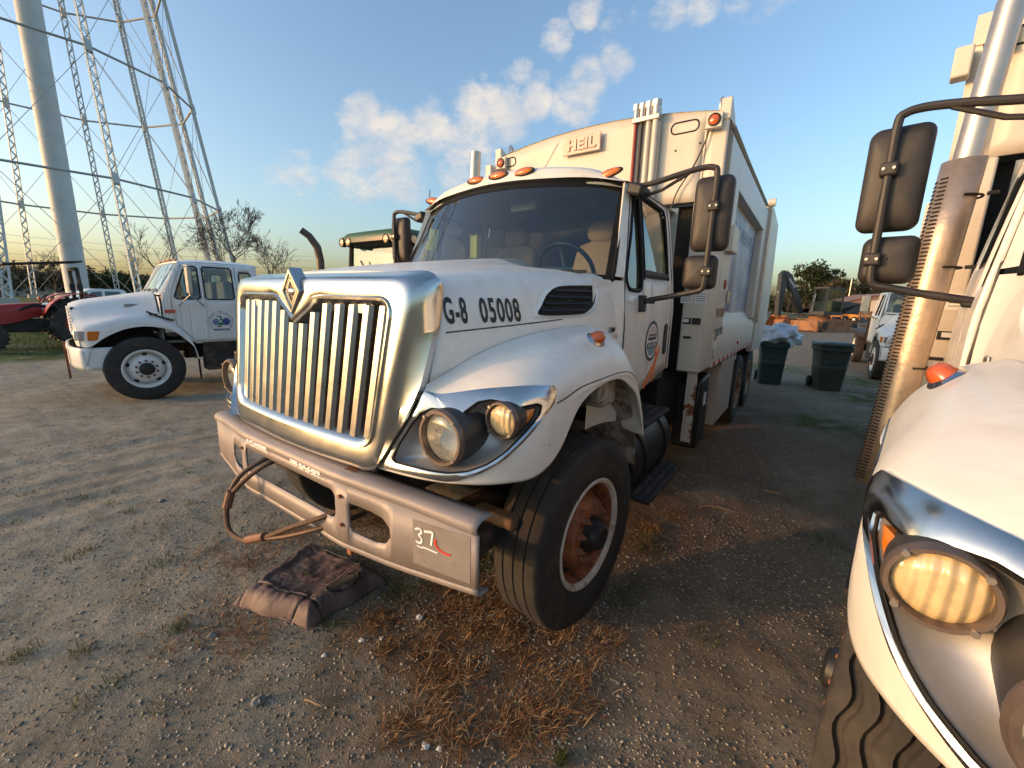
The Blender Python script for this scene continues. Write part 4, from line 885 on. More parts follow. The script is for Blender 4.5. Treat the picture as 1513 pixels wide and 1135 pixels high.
# ------------------------------------------------------------------ ground
_NT = {}
def vnoise(x, y, seed=0):
    T = _NT.setdefault(seed, None)
    if T is None: T = _NT[seed] = np.random.default_rng(seed).random((256,256))
    xi = np.floor(x).astype(int); yi = np.floor(y).astype(int); fx = x-xi; fy = y-yi
    fx = fx*fx*(3-2*fx); fy = fy*fy*(3-2*fy); g = lambda a,b: T[a%256, b%256]
    return (g(xi,yi)*(1-fx)+g(xi+1,yi)*fx)*(1-fy) + (g(xi,yi+1)*(1-fx)+g(xi+1,yi+1)*fx)*fy - .5
def rut(x, y):
    """shallow wheel tracks that cross the open lot"""
    h = 0
    for (x0,y0,dx,dy,w) in ((-4.37,-1.72,.16,.987,.16),(-2.75,-1.95,.08,.997,.14),(-3.4,-1.4,.20,.98,.12)):
        d = (x-x0)*dy-(y-y0)*dx + .10*np.sin((x+y)*1.3); h = h - .013*np.exp(-(d/w)**2) + .007*np.exp(-((np.abs(d)-1.7*w)/(w*.5))**2)
    return h
def ground_z(x, y):
    x = np.asarray(x, float); y = np.asarray(y, float); r = np.hypot(x-1, y+1)
    n = .016*vnoise(x*.9,y*.9,1) + .014*vnoise(x*2.3,y*2.3,2) + .008*vnoise(x*6,y*6,3) + .006*vnoise(x*15,y*15,4) + .004*vnoise(x*34,y*34,5)
    far = np.clip((r-30)/60,0,1); z = n*(1-.5*far) + rut(x,y)*np.clip(1-(r-6)/6,0,1)
    # worn flat where vehicles stand
    for (a,b) in ((1.03,0),(-1.03,0),(1.03,5.1),(1.03,6.5),(-6.7,0)): z = z*(1-.8*np.exp(-((x-a)**2+(y-b)**2)/.18))
    return z - .006
def axis_lines(c0, c1, fine, far0, far1, grow=1.10):
    a = list(np.arange(c0, c1+1e-6, fine)); st = fine; v = c1
    while v < far1: st *= grow; v += st; a.append(v)
    st = fine; v = c0
    while v > far0: st *= grow; v -= st; a.insert(0, v)
    return np.array(a)
gx = axis_lines(-4.2, 2.8, .028, -900, 900); gy = axis_lines(-2.3, 3.2, .028, -300, 1200)
X, Y = np.meshgrid(gx, gy, indexing='ij'); Zg = ground_z(X, Y)
gm = bpy.data.meshes.new('ground'); nx_, ny_ = X.shape
idx = np.arange(nx_*ny_).reshape(nx_,ny_); quads = np.stack([idx[:-1,:-1],idx[1:,:-1],idx[1:,1:],idx[:-1,1:]],-1).reshape(-1,4)
gm.vertices.add(nx_*ny_); gm.vertices.foreach_set('co', np.stack([X,Y,Zg],-1).astype(np.float32).ravel())
gm.loops.add(quads.size); gm.loops.foreach_set('vertex_index', quads.ravel().astype(np.int32))
gm.polygons.add(len(quads)); gm.polygons.foreach_set('loop_start', np.arange(0,quads.size,4,dtype=np.int32)); gm.polygons.foreach_set('loop_total', np.full(len(quads),4,dtype=np.int32))
gm.polygons.foreach_set('use_smooth', np.ones(len(quads),bool)); gm.update(calc_edges=True)
def ground_mat():
    m = bpy.data.materials.new('dirt_and_gravel'); m.use_nodes = True; nt = m.node_tree; N = nt.nodes.new; L = nt.links.new; b = nt.nodes['Principled BSDF']
    b.inputs['Roughness'].default_value = .92; b.inputs['Specular IOR Level'].default_value = .25
    t = N('ShaderNodeTexCoord').outputs['Object']
    def noise(sc, det=6, ro=.6): n = N('ShaderNodeTexNoise'); n.inputs['Scale'].default_value = sc; n.inputs['Detail'].default_value = det; n.inputs['Roughness'].default_value = ro; L(t, n.inputs['Vector']); return n.outputs['Fac']
    def rmp(v, a, b_, lo=0, hi=1): n = N('ShaderNodeMapRange'); n.interpolation_type = 'SMOOTHSTEP'; n.inputs['From Min'].default_value = a; n.inputs['From Max'].default_value = b_; n.inputs['To Min'].default_value = lo; n.inputs['To Max'].default_value = hi; L(v, n.inputs['Value']); return n.outputs[0]
    def mix(f, a, b_):
        n = N('ShaderNodeMix'); n.data_type = 'RGBA'
        for k, v in (('Factor',f),('A',a),('B',b_)):
            if isinstance(v, tuple): n.inputs[k].default_value = (*v,1)
            elif isinstance(v, float): n.inputs[k].default_value = v
            else: L(v, n.inputs[k])
        return n.outputs['Result']
    def mul(a, b_):
        n = N('ShaderNodeMath'); n.operation = 'MULTIPLY'
        for k, v in enumerate((a,b_)):
            if isinstance(v, float): n.inputs[k].default_value = v
            else: L(v, n.inputs[k])
        return n.outputs[0]
    c = mix(rmp(noise(.8,8),.35,.65), (.262,.228,.165), (.350,.312,.236))
    c = mix(rmp(noise(4.5,8,.7),.42,.66), c, (.190,.160,.112))
    c = mix(rmp(noise(60,4,.7),.5,.72,0,.8), c, (.42,.385,.305))
    v = N('ShaderNodeTexVoronoi'); v.inputs['Scale'].default_value = 75; L(t, v.inputs['Vector'])
    pick = rmp(v.outputs['Distance'], .28, .12); sel = N('ShaderNodeSeparateColor'); L(v.outputs['Color'], sel.inputs[0])
    c = mix(mul(pick, rmp(sel.outputs[0],.55,.6,0,.75)), c, (.55,.50,.41))
    sp = N('ShaderNodeSeparateXYZ'); L(t, sp.inputs[0])
    # parking side painted darker brown for its shade, red-brown litter below the bumper
    c = mix(mul(mul(rmp(sp.outputs['X'],-.9,1.1), rmp(noise(1.1,7,.62),.25,.50)),.62), c, (.150,.116,.080))
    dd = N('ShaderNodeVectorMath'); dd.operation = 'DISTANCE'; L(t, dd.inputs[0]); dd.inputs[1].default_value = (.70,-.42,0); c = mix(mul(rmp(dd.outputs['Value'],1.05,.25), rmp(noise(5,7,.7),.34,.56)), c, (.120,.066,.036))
    # rust-brown soil under the truck, widened to paint shade between the trucks
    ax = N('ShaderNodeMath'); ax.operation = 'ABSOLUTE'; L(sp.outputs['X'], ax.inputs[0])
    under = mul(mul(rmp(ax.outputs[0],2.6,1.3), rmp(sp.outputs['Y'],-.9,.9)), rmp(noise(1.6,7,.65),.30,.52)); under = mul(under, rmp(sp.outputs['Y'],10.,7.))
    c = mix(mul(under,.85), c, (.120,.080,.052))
    # turf beyond the lot and weedy patches
    gl = mul(rmp(sp.outputs['X'],-12.6,-13.6), rmp(sp.outputs['Y'],18.,12.)); gl = mul(gl, rmp(noise(1.4,5),.28,.45))
    far = rmp(sp.outputs['Y'],75.,95.); gp = mul(rmp(noise(.55,7,.65),.60,.68), .55)
    c = mix(mul(gp, rmp(noise(9,6,.7),.42,.58)), c, (.075,.082,.032))
    grs = mix(noise(6,6), (.040,.070,.016), (.095,.120,.035)); c = mix(gl, c, grs); c = mix(mul(far,.7), c, grs)
    for (px,py,pr) in ((2.9,11.6,1.3),(3.2,8.9,.9),(2.3,6.0,.8),(1.0,12.5,1.5),(5.2,13.,2.)):
        d = N('ShaderNodeVectorMath'); d.operation = 'DISTANCE'; L(t, d.inputs[0]); d.inputs[1].default_value = (px,py,0); c = mix(mul(rmp(d.outputs['Value'],pr,pr*.3), rmp(noise(3.5,6),.40,.56)), c, grs)
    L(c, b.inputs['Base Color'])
    bp = N('ShaderNodeBump'); bp.inputs['Strength'].default_value = .6; bp.inputs['Distance'].default_value = .03
    hh = N('ShaderNodeMath'); hh.operation = 'ADD'; L(noise(30,8,.72), hh.inputs[0]); L(mul(pick,.35), hh.inputs[1]); L(hh.outputs[0], bp.inputs['Height']); L(bp.outputs[0], b.inputs['Normal'])
    return m
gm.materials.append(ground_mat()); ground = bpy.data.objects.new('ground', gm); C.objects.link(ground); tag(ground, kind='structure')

def bulk_mesh(name, V, F, mats, colors=None, smooth=True):
    """V (n,k,3) vertices of n alike pieces, F (f,3|4) faces of one piece"""
    n, k = V.shape[:2]; me = bpy.data.meshes.new(name); F = np.asarray(F); q = F.shape[1]
    fi = (F[None]+(np.arange(n)*k)[:,None,None]).reshape(-1,q)
    me.vertices.add(n*k); me.vertices.foreach_set('co', V.astype(np.float32).ravel())
    me.loops.add(fi.size); me.loops.foreach_set('vertex_index', fi.ravel().astype(np.int32))
    me.polygons.add(len(fi)); me.polygons.foreach_set('loop_start', np.arange(0,fi.size,q,dtype=np.int32)); me.polygons.foreach_set('loop_total', np.full(len(fi),q,dtype=np.int32))
    if smooth: me.polygons.foreach_set('use_smooth', np.ones(len(fi),bool))
    me.update(calc_edges=True)
    if colors is not None:
        a = me.color_attributes.new('tone','FLOAT_COLOR','POINT'); cc = np.repeat(np.c_[colors, np.ones(n)], k, 0); a.data.foreach_set('color', cc.astype(np.float32).ravel())
    me.materials.append(mats); o = bpy.data.objects.new(name, me); C.objects.link(o); return o
def tone_mat(name, rough=.85, spec=.3, trans=0):
    m = bpy.data.materials.new(name); m.use_nodes = True; nt = m.node_tree; b = nt.nodes['Principled BSDF']; b.inputs['Roughness'].default_value = rough; b.inputs['Specular IOR Level'].default_value = spec
    a = nt.nodes.new('ShaderNodeAttribute'); a.attribute_name = 'tone'; nt.links.new(a.outputs['Color'], b.inputs['Base Color'])
    if trans:
        tl = nt.nodes.new('ShaderNodeBsdfTranslucent'); nt.links.new(a.outputs['Color'], tl.inputs[0]); mx = nt.nodes.new('ShaderNodeMixShader'); mx.inputs[0].default_value = trans
        nt.links.new(b.outputs[0], mx.inputs[1]); nt.links.new(tl.outputs[0], mx.inputs[2]); nt.links.new(mx.outputs[0], nt.nodes['Material Output'].inputs[0])
    return m
# gravel: loose pebbles, densest in the foreground
def pebbles(n):
    pts = []
    while sum(len(p) for p in pts) < n:
        x = rng.uniform(-5.5,3.0,n); y = rng.uniform(-2.6,5.0,n); r = np.hypot(x-1.6, y+1.6)
        d = np.exp(-r/2.1)*1.5*(.25+1.5*np.clip(vnoise(x*1.1,y*1.1,9)+.55,0,1)**2)
        keep = (rng.random(n) < d) & ~((np.abs(x) < .9) & (y > .2)); pts.append(np.c_[x,y][keep])
    P = np.concatenate(pts)[:n]; s = np.clip(rng.lognormal(math.log(.0040),.38,n),.0018,.010)
    base = np.array([(1,0,0),(0,1,0),(-1,0,0),(0,-1,0),(0,0,1),(0,0,-1),(.7,.7,.35),(-.7,.65,.3),(-.65,-.7,.35),(.7,-.7,.3)])
    F = [(0,6,4),(6,1,4),(1,7,4),(7,2,4),(2,8,4),(8,3,4),(3,9,4),(9,0,4),(0,5,6),(6,5,1),(1,5,7),(7,5,2),(2,5,8),(8,5,3),(3,5,9),(9,5,0)]
    V = base[None]*(1+rng.uniform(-.25,.25,(n,10,1))); sc = np.stack([s*rng.uniform(.8,1.5,n), s*rng.uniform(.7,1.1,n), s*rng.uniform(.45,.8,n)],-1); V = V*sc[:,None,:]
    a = rng.uniform(0,2*PI,n); ca, sa = np.cos(a)[:,None], np.sin(a)[:,None]; V = np.stack([V[...,0]*ca-V[...,1]*sa, V[...,0]*sa+V[...,1]*ca, V[...,2]],-1)
    V[...,0] += P[:,:1]; V[...,1] += P[:,1:]; V[...,2] += (ground_z(P[:,0],P[:,1])+sc[:,2]*.25)[:,None]
    tones = 1.0*np.array([(.30,.26,.21),(.42,.37,.30),(.20,.17,.14),(.50,.46,.38),(.26,.19,.13),(.36,.33,.29)]); col = tones[rng.integers(0,6,n)]*rng.uniform(.5,1.0,(n,1))
    o = bulk_mesh('gravel', V, F, tone_mat('pebble_stone',.8,.4), col); return tag(o, 'loose pale pebbles scattered over the dirt lot', 'gravel', kind='stuff')
pebbles(52000)
# grass: dead straw matted in front of the wheel, green tufts here and there
def blades(name, label, spots, tones, hgt, lean, width=.0022, mname='straw'):
    V = []; col = []
    for (x, y, sx, sy, n) in spots:
        px = rng.normal(x,sx,n); py = rng.normal(y,sy,n); h = hgt*rng.uniform(.4,1.25,n); a = rng.uniform(0,2*PI,n); l = lean*rng.uniform(.3,1.2,n); w = width*rng.uniform(.6,1.3,n)
        z = ground_z(px,py)-.004; dx, dy = np.cos(a), np.sin(a); tx, ty = -dy*w, dx*w
        b1 = np.stack([px,py,z],-1); t = np.stack([tx,ty,0*tx],-1); m_ = b1+np.stack([dx*l*.45,dy*l*.45,h*.65],-1); e = b1+np.stack([dx*l*1.05,dy*l*1.05,h*rng.uniform(.55,1.05,n)],-1)
        V.append(np.stack([b1-t,b1+t,m_+t*.8,m_-t*.8,e],1)); tn = np.array(tones); col.append(tn[rng.integers(0,len(tn),n)]*rng.uniform(.65,1.25,(n,1)))
    V = np.concatenate(V); F = [(0,1,2),(0,2,3),(3,2,4)]
    o = bulk_mesh(name, V, F, tone_mat(mname,.8,.2,.3), np.concatenate(col), False); return tag(o, label, 'grass', kind='stuff')
STRAW = [(.36,.18,.08),(.26,.115,.05),(.46,.28,.14),(.19,.085,.04),(.32,.20,.10),(.56,.40,.22),(.15,.11,.05)]
dry = []
for k in range(70): dry.append((rng.uniform(.18,1.32), rng.uniform(-.85,.05), rng.uniform(.03,.10), rng.uniform(.03,.08), int(rng.uniform(35,115))))
for (x,y,n) in ((-.85,-.92,260),(-1.0,-.63,300),(-.23,-1.19,240),(-.45,-1.23,160),(-.49,-1.44,60),(-1.15,-1.06,140),(-.87,-.27,420),(-.53,.13,400),(-.3,-.35,360),(.1,-.25,400),(-.65,-.05,300)): dry.append((x,y,.10,.10,n))
for (x,y,n) in ((.82,-1.07,160),(.89,-.94,240),(1.04,-.94,200),(1.2,-.78,140),(1.31,-.63,150),(1.4,-.48,110),(1.29,-.4,160),(1.15,1.2,300),(1.27,1.55,200),(1.2,.9,150)): dry.append((x,y,.05,.05,n))
dry = [(x,y,a,b,int(n)) for x,y,a,b,n in dry if not (.80 < x < 1.25 and -.20 < y < .25)]
blades('dry_grass', 'matted reddish dead grass on the dirt around the bumper', dry, STRAW, .036, .080)
GRN = [(.085,.120,.025),(.060,.095,.020),(.13,.14,.04),(.10,.10,.035)]
blades('green_weeds', 'small green weed tufts sprouting from the dirt', [(-.93,-1.92,.04,.04,70),(-.56,-1.4,.03,.03,70),(-.73,-1.75,.03,.02,40),(-1.3,-1.27,.05,.05,60),(1.27,.30,.05,.10,220),(1.42,-.76,.018,.018,90),(1.74,.25,.05,.05,60),(2.27,1.81,.10,.12,200),(.29,-.04,.10,.08,260),(.12,-.55,.06,.05,160),(.45,.1,.15,.1,240),(1.2,.95,.06,.10,160),(.05,-.93,.05,.02,60)]+[(rng.uniform(-3.5,.2),rng.uniform(-1.9,.6),.03,.03,22) for k in range(34)]+[(rng.normal(2.5,.35),rng.normal(5.6,.7),.14,.14,70) for k in range(16)]+[(rng.normal(3.0,.4),rng.normal(9.5,1.4),.2,.2,90) for k in range(24)], GRN, .045, .035, .002, 'weed')
TURF = [(.055,.085,.018),(.085,.115,.028),(.04,.065,.015),(.12,.125,.045)]
blades('turf', 'strip of green grass under the red tractor', [(rng.uniform(-24,-13.2),rng.uniform(-5,7),.5,.5,110) for k in range(170)], TURF, .09, .05, .007, 'turf_blade')

# ------------------------------------------------------------------ trees
def grow(mb_t, mb_c, p, d, L, r, depth, rnd, up=.12, spread=.55, kids=(2,3), thin=.012):
    segs = 3; pts = [p]; q = p.copy(); dd = d.copy()
    for k in range(segs):
        dd = (dd+Vector((rnd.uniform(-.16,.16),rnd.uniform(-.16,.16),rnd.uniform(-.06,.12)))).normalized(); q = q+dd*L/segs; pts.append(q.copy())
    rs = [r*(1-.35*k/segs) for k in range(segs+1)]
    (mb_t if depth > 3 else mb_c).tube(pts, rs, 5 if depth > 3 else 3, caps=False)
    if depth == 0: return
    for k in range(rnd.randint(*kids)):
        a = rnd.uniform(0,2*PI); o = dd.orthogonal().normalized(); o2 = dd.cross(o); s = spread*rnd.uniform(.6,1.25)
        nd = (dd+(o*math.cos(a)+o2*math.sin(a))*s+Vector((0,0,up))).normalized()
        start = pts[-1] if k < 2 else pts[rnd.randint(1,segs-1)]
        grow(mb_t, mb_c, start, nd, L*rnd.uniform(.62,.86), max(rs[-1]*.72,thin), depth-1, rnd, up, spread, kids, thin)
    if depth > 2 and rnd.random() < .7:
        nd = (dd+Vector((rnd.uniform(-1,1),rnd.uniform(-1,1),rnd.uniform(-.2,.4)))*.8).normalized(); grow(mb_t, mb_c, pts[1], nd, L*.6, rs[1]*.5, depth-2, rnd, up, spread, kids, thin)
M['bark'] = mat('bare_bark', (.10,.075,.058), .9, var=.25, vs=3)
M['twig'] = mat('bare_twig', (.13,.095,.072), .9, var=.25, vs=2)
def bare_tree(loc, h, label, seed, depth=6, spread=.6, name='bare_tree', group=None):
    rnd = random.Random(seed); t, c = MB(), MB(); grow(t, c, Vector((0,0,-.1)), Vector((0,0,1)), h*.26, h*.022, depth, rnd, .12, spread, (2,3), h*.0017)
    e = empty(name, loc); t.build('trunk', M['bark'], e, 0, recalc=False); c.build('crown', M['twig'], e, 0, recalc=False); return tag(e, label, 'tree', group)
def leafy_tree(loc, h, w, label, seed, tones, n=2600, name='leafy_tree', group=None, leaf=.33):
    r = np.random.default_rng(seed); e = empty(name, loc); t = MB(); t.tube([(0,0,-.1),(.05*w,0,h*.3),(0,.04*w,h*.6),(0,0,h*.85)], [h*.022,h*.018,h*.012,h*.004], 7)
    for k in range(9):
        a = r.uniform(0,2*PI); z = h*r.uniform(.3,.7); t.tube([(0,0,z),(.25*w*math.cos(a),.25*w*math.sin(a),z+h*.08),(.42*w*math.cos(a),.42*w*math.sin(a),z+h*.13)], [h*.008,h*.005,h*.002], 5)
    t.build('trunk', M['bark'], e, 0, recalc=False)
    lob = [(r.uniform(-.3,.3)*w, r.uniform(-.3,.3)*w, h*r.uniform(.35,.88), w*r.uniform(.14,.26)) for k in range(16)]
    pts = []; tn = []
    for k in range(n):
        L_ = lob[r.integers(len(lob))]; d = r.normal(size=3); d /= np.linalg.norm(d); rr = L_[3]*r.uniform(.55,1.08); pts.append((L_[0]+d[0]*rr, L_[1]+d[1]*rr, L_[2]+d[2]*rr*.8)); tn.append(tones[r.integers(len(tones))])
    P = np.array(pts); s = leaf*r.uniform(.5,1.3,n); A = r.normal(size=(n,3)); A /= np.linalg.norm(A,axis=1)[:,None]; B = np.cross(A, r.normal(size=(n,3))); B /= np.linalg.norm(B,axis=1)[:,None]
    V = np.stack([P-A*s[:,None], P+B*s[:,None]*.5, P+A*s[:,None], P-B*s[:,None]*.5],1)
    o = bulk_mesh('crown', V, [(0,1,2,3)], tone_mat('leaf_tone',.7,.25,.25), np.array(tn)*r.uniform(.7,1.25,(n,1)), False); o.parent = e
    return tag(e, label, 'tree', group)
def polar(bear, dist, z=0): a = math.radians(bear); return (CAM.x+dist*math.cos(a), CAM.y+dist*math.sin(a), z)
GT = 'bare trees beyond the lot'
bare_tree(polar(159.0,62), 13.2, 'largest bare spreading tree behind the white truck cab', 5, 8, .80, group=GT)
bare_tree(polar(164.3,72), 13, 'bare tree just left of the white truck windshield', 12, 6, .6, group=GT)
bare_tree(polar(166.6,95), 9, 'slender bare tree between two tower legs', 21, 6, .45, group=GT)
bare_tree(polar(172.3,105), 9.5, 'bare tree left of the tower pipe', 33, 6, .6, group=GT)
bare_tree(polar(175.6,100), 9, 'bare tree at the far left edge of the lot', 41, 6, .6, group=GT)
bare_tree(polar(154.6,66), 11.5, 'low bare tree right of the white truck cab', 52, 6, .7, group=GT)
bare_tree(polar(93.4,105), 9.2, 'bare tree beside the tailgate behind the excavator', 61, 6, .5, group=GT)
bare_tree(polar(86.5,112), 10.5, 'tall bare tree right of the green trees', 72, 6, .45, group=GT)
bare_tree(polar(85.0,120), 10.5, 'wispy bare tree behind the right truck mirror', 83, 6, .45, group=GT)
bare_tree(polar(92.2,118), 7.5, 'small bare tree left of the green trees', 94, 6, .5, group=GT)
LG = [(.045,.065,.022),(.065,.080,.030),(.10,.10,.045),(.035,.050,.020)]; LB = [(.12,.10,.055),(.15,.12,.07),(.09,.085,.04),(.08,.07,.035)]
GG = 'leafy trees on the horizon behind the excavator'
leafy_tree(polar(90.9,110), 11.8, 8.5, 'dark green leafy tree behind the excavator boom', 3, LG, group=GG)
leafy_tree(polar(89.0,114), 10.6, 8.0, 'rounded green tree behind the excavator cab', 4, LG, group=GG)
leafy_tree(polar(87.6,108), 8.0, 7.0, 'brownish tree right of the excavator cab', 6, LB, group=GG)
leafy_tree(polar(85.8,112), 7.2, 7.0, 'low brown tree behind the orange machines', 7, LB, group=GG)
GR = 'hedge trees along the right horizon'
for k, (b, d, h, w, lb) in enumerate(((95.0,125,5.0,12,'low thicket close behind the tailgate'),(91.6,128,4.6,12,'low thicket behind the excavator bucket'),(88.2,126,4.8,12,'low thicket behind the excavator cab'),(84.4,128,5.6,13,'low thicket behind the orange loaders'),(80.8,126,6.0,13,'low thicket behind the far white truck'))):
    leafy_tree(polar(b,d), h, w, lb, 50+k, LB if k%2 else LG, 1500, 'thicket', GR, .42)
GH = 'hedge trees along the left horizon'
for k, (b, d, h, w, lb) in enumerate(((169.4,110,5.2,11,'dark evergreen thicket right of the tower pipe'),(167.2,112,4.6,10,'dark evergreen thicket between the tower legs'),(173.8,115,5.0,12,'brown thicket left of the tower pipe'),(176.3,118,5.4,12,'brown thicket at the left edge'),(163.2,115,4.2,11,'low thicket behind the white truck windshield'))):
    leafy_tree(polar(b,d), h, w, lb, 20+k, LG if k < 2 else LB, 1800, 'thicket', GH, .4)

# ------------------------------------------------------------------ water tower
M['tower'] = mat('tower_paint', (.52,.54,.53), .55, var=.08, vs=.6, dirt=(.40,.37,.33), damt=.2, ds=.8, dsharp=.4)
def water_tower():
    root = empty('water_tower', polar(170.9,80)); yaw = math.radians(170.9)
    r_at = lambda z: 18.3-.143*z
    def node(k, z): a = yaw+math.radians(15+30*k); r = r_at(z); return Vector((r*math.cos(a), r*math.sin(a), z))
    TOP = 52
    pp = MB().cyl((0,0,0),(0,0,TOP+2),1.15,n=40).build('riser_pipe', M['tower'], root)
    MB().cyl((0,0,0),(0,0,1.0),2.2,n=30).build('pipe_footing', M['conc'], root)
    for k in range(12):
        a, b = node(k,0), node(k,TOP); ax = (b-a).normalized(); rad = Vector((a.x,a.y,0)).normalized(); tan = Vector((0,0,1)).cross(rad).normalized(); rad2 = tan.cross(ax).normalized()
        leg = MB()
        for s in (-1,1):   # two channels
            c0, c1 = a+tan*s*.27, b+tan*s*.27; w = rad2*.20; t = tan*.035
            vs = [c0-w-t,c0+w-t,c0+w+t,c0-w+t,c1-w-t,c1+w-t,c1+w+t,c1-w+t]; leg.add(vs, [(0,1,2,3),(7,6,5,4),(0,4,5,1),(1,5,6,2),(2,6,7,3),(3,7,4,0)])
        o = leg.build('leg', M['tower'], root, 0)
        lc = MB(); n = 74
        for q in range(n):
            p0 = a+(b-a)*(q/n); p1 = a+(b-a)*((q+1)/n); s = 1 if q%2 else -1
            for face in (-1,1):
                u, v = p0+tan*s*.25+rad2*face*.165, p1-tan*s*.25+rad2*face*.165; w = ax*.085; th = rad2*face*.02
                lc.add([u-w,u+w,v+w,v-w,u-w+th,u+w+th,v+w+th,v-w+th], [(0,1,2,3),(4,7,6,5),(0,4,5,1),(2,6,7,3)])
        lo = lc.build('lacing', M['tower'], o, 0)
        MB().box(a+Vector((0,0,.25)),(1.3,1.3,.7)).build('footing', M['conc'], o)
        lv = [0,13.3,26.2,39.2,TOP]; k2 = (k+1)%12
        for z in lv[1:4]:
            MB().tube([node(k,z),node(k2,z)], .13, 6).build('strut', M['tower2'], root); MB().cyl(node(k,z-.55),node(k,z+.55),.34,n=8).build('gusset', M['tower'], o)
        for z0, z1 in zip(lv[:-1], lv[1:]):
            MB().tube([node(k,z0+.6),node(k2,z1-.3)], .035, 4).build('brace_rod', M['tower2'], root); MB().tube([node(k2,z0+.6),node(k,z1-.3)], .035, 4).build('brace_rod', M['tower2'], root)
    prof = [(1.2,TOP+1),(5,TOP+.2),(9,TOP+1.5),(12,TOP+4.5),(13,TOP+8),(13,TOP+12),(12,TOP+15),(8,TOP+18),(3,TOP+19.4),(0,TOP+19.8)]
    MB().lathe(prof, None, 48).build('tank', M['tower'], root, 50)
    MB().lathe([(12.9,TOP+7.4),(13.9,TOP+7.4),(13.9,TOP+7.6),(12.9,TOP+7.6)], None, 48).build('balcony', M['tower'], root)
    tag(root, 'tall pale water tower with latticed legs and central riser pipe', 'water tower')
M['conc'] = mat('concrete', (.42,.40,.36), .9); M['tower2'] = mat('tower_steel', (.36,.35,.34), .6, var=.1)
water_tower()
# ------------------------------------------------------------------ the two refuse trucks
truck = build_truck(); tag(truck, 'white garbage truck numbered G-8 05008 facing the viewer, rusty front wheel', 'truck', 'white refuse trucks')
truck2 = copy_tree(truck, None, ('fleet_number','tow_cable','painted_mark','faded_patch','worn_sticker'))
truck2.location = (3.400,-.481,0); truck2.rotation_euler = (0,0,-.155)
tag(truck2, 'second white garbage truck cut by the right edge, chrome lamp surround lit by the sun', 'truck', 'white refuse trucks')

for m_ in [c for c in truck2.children if c.name.startswith('mirror_arm')]:
    if sum(b[0] for b in m_.bound_box) < 0: m_.location = (.05,-.02,.02)     # this arm is pushed in a little
for w_ in [c for c in truck2.children if c.name.startswith('wheel') and not c.name.startswith('wheel_')]:
    cx_ = sum((Vector(b) for b in w_.bound_box), Vector())/8
    if abs(cx_.y) < .3 and cx_.x < 0:
        t_ = [c for c in w_.children if c.name.startswith('tyre')][0]; z_ = zigzag_tyre(-1.03, 0, -1, steer=-.075).build('tyre', M['tyre'], None, 30); t_.data = z_.data; bpy.data.objects.remove(z_)
# city seal and orange spray on the driver's door of the first truck only
def door_seal():
    d = [c for c in truck.children if c.name.startswith('door')][0]
    cy, cz, R_ = 1.20, 1.49, .155
    def disc(r0, r1, off, nm, m, a0=0, a1=2*PI, n=40):
        MB().grid([[(1.0265+off, cy+r*math.cos(a), cz+r*.98*math.sin(a)) for r in (r0,r1)] for a in np.linspace(a0,a1,n)]).build(nm, m, d, 0)
    disc(0,R_,.000,'seal_disc',M['sealdark']); disc(0,R_*.84,.0012,'seal_field',M['whiteink']); disc(0,R_*.76,.002,'seal_sky',M['sealpink'],.25,PI-.25); disc(0,R_*.72,.002,'seal_water',M['sealblue'],PI+.45,2*PI-.45)
    MB().bb(1.0295,1.0298,cy-R_*.62,cy+R_*.62,cz+.008,cz+.030).bb(1.0295,1.0298,cy-R_*.5,cy+R_*.62,cz+.040,cz+.052).build('seal_bridge', M['sealdark'], d, 0)
    MB().bb(1.0295,1.0298,cy-R_*.74,cy+R_*.74,cz-.052,cz-.010).build('seal_band', M['sealdark'], d, 0)
    nb = MB(); text_on(nb, 'PUBLIC WORKS', .036, lambda a,b:(1.031,cy+a,cz-.031+b), .78, .0006, 1.0); nb.build('seal_lettering', M['whiteink'], d, 0, recalc=False)
    def spray(pts, r, nm='spray_stroke'):
        sp = smooth_path([(a,b,0) for a,b in pts], 6); P = []
        for i,(a,b,_) in enumerate(sp):
            t = sp[min(i+1,len(sp)-1)]-sp[max(i-1,0)]; t = t/(np.linalg.norm(t)+1e-9); k = r*(.8+.35*math.sin(i*.9)**2)*(.55 if i in (0,len(sp)-1) else 1)
            P.append([(1.0275,a-t[1]*k,b+t[0]*k),(1.0285,a,b),(1.0275,a+t[1]*k,b-t[0]*k)])
        MB().grid(P).build(nm, M['orangespray'], d, 0)
    spray([(1.315,1.475),(1.32,1.41),(1.34,1.35),(1.315,1.28),(1.30,1.22),(1.27,1.17)], .021); spray([(1.42,1.435),(1.37,1.36),(1.31,1.30),(1.22,1.245),(1.13,1.175),(1.10,1.145)], .019)
M['sealdark'] = mat('seal_navy', (.035,.045,.06), .4); M['sealpink'] = mat('seal_pink', (.62,.50,.47), .4); M['sealblue'] = mat('seal_blue', (.20,.33,.40), .4)
door_seal()

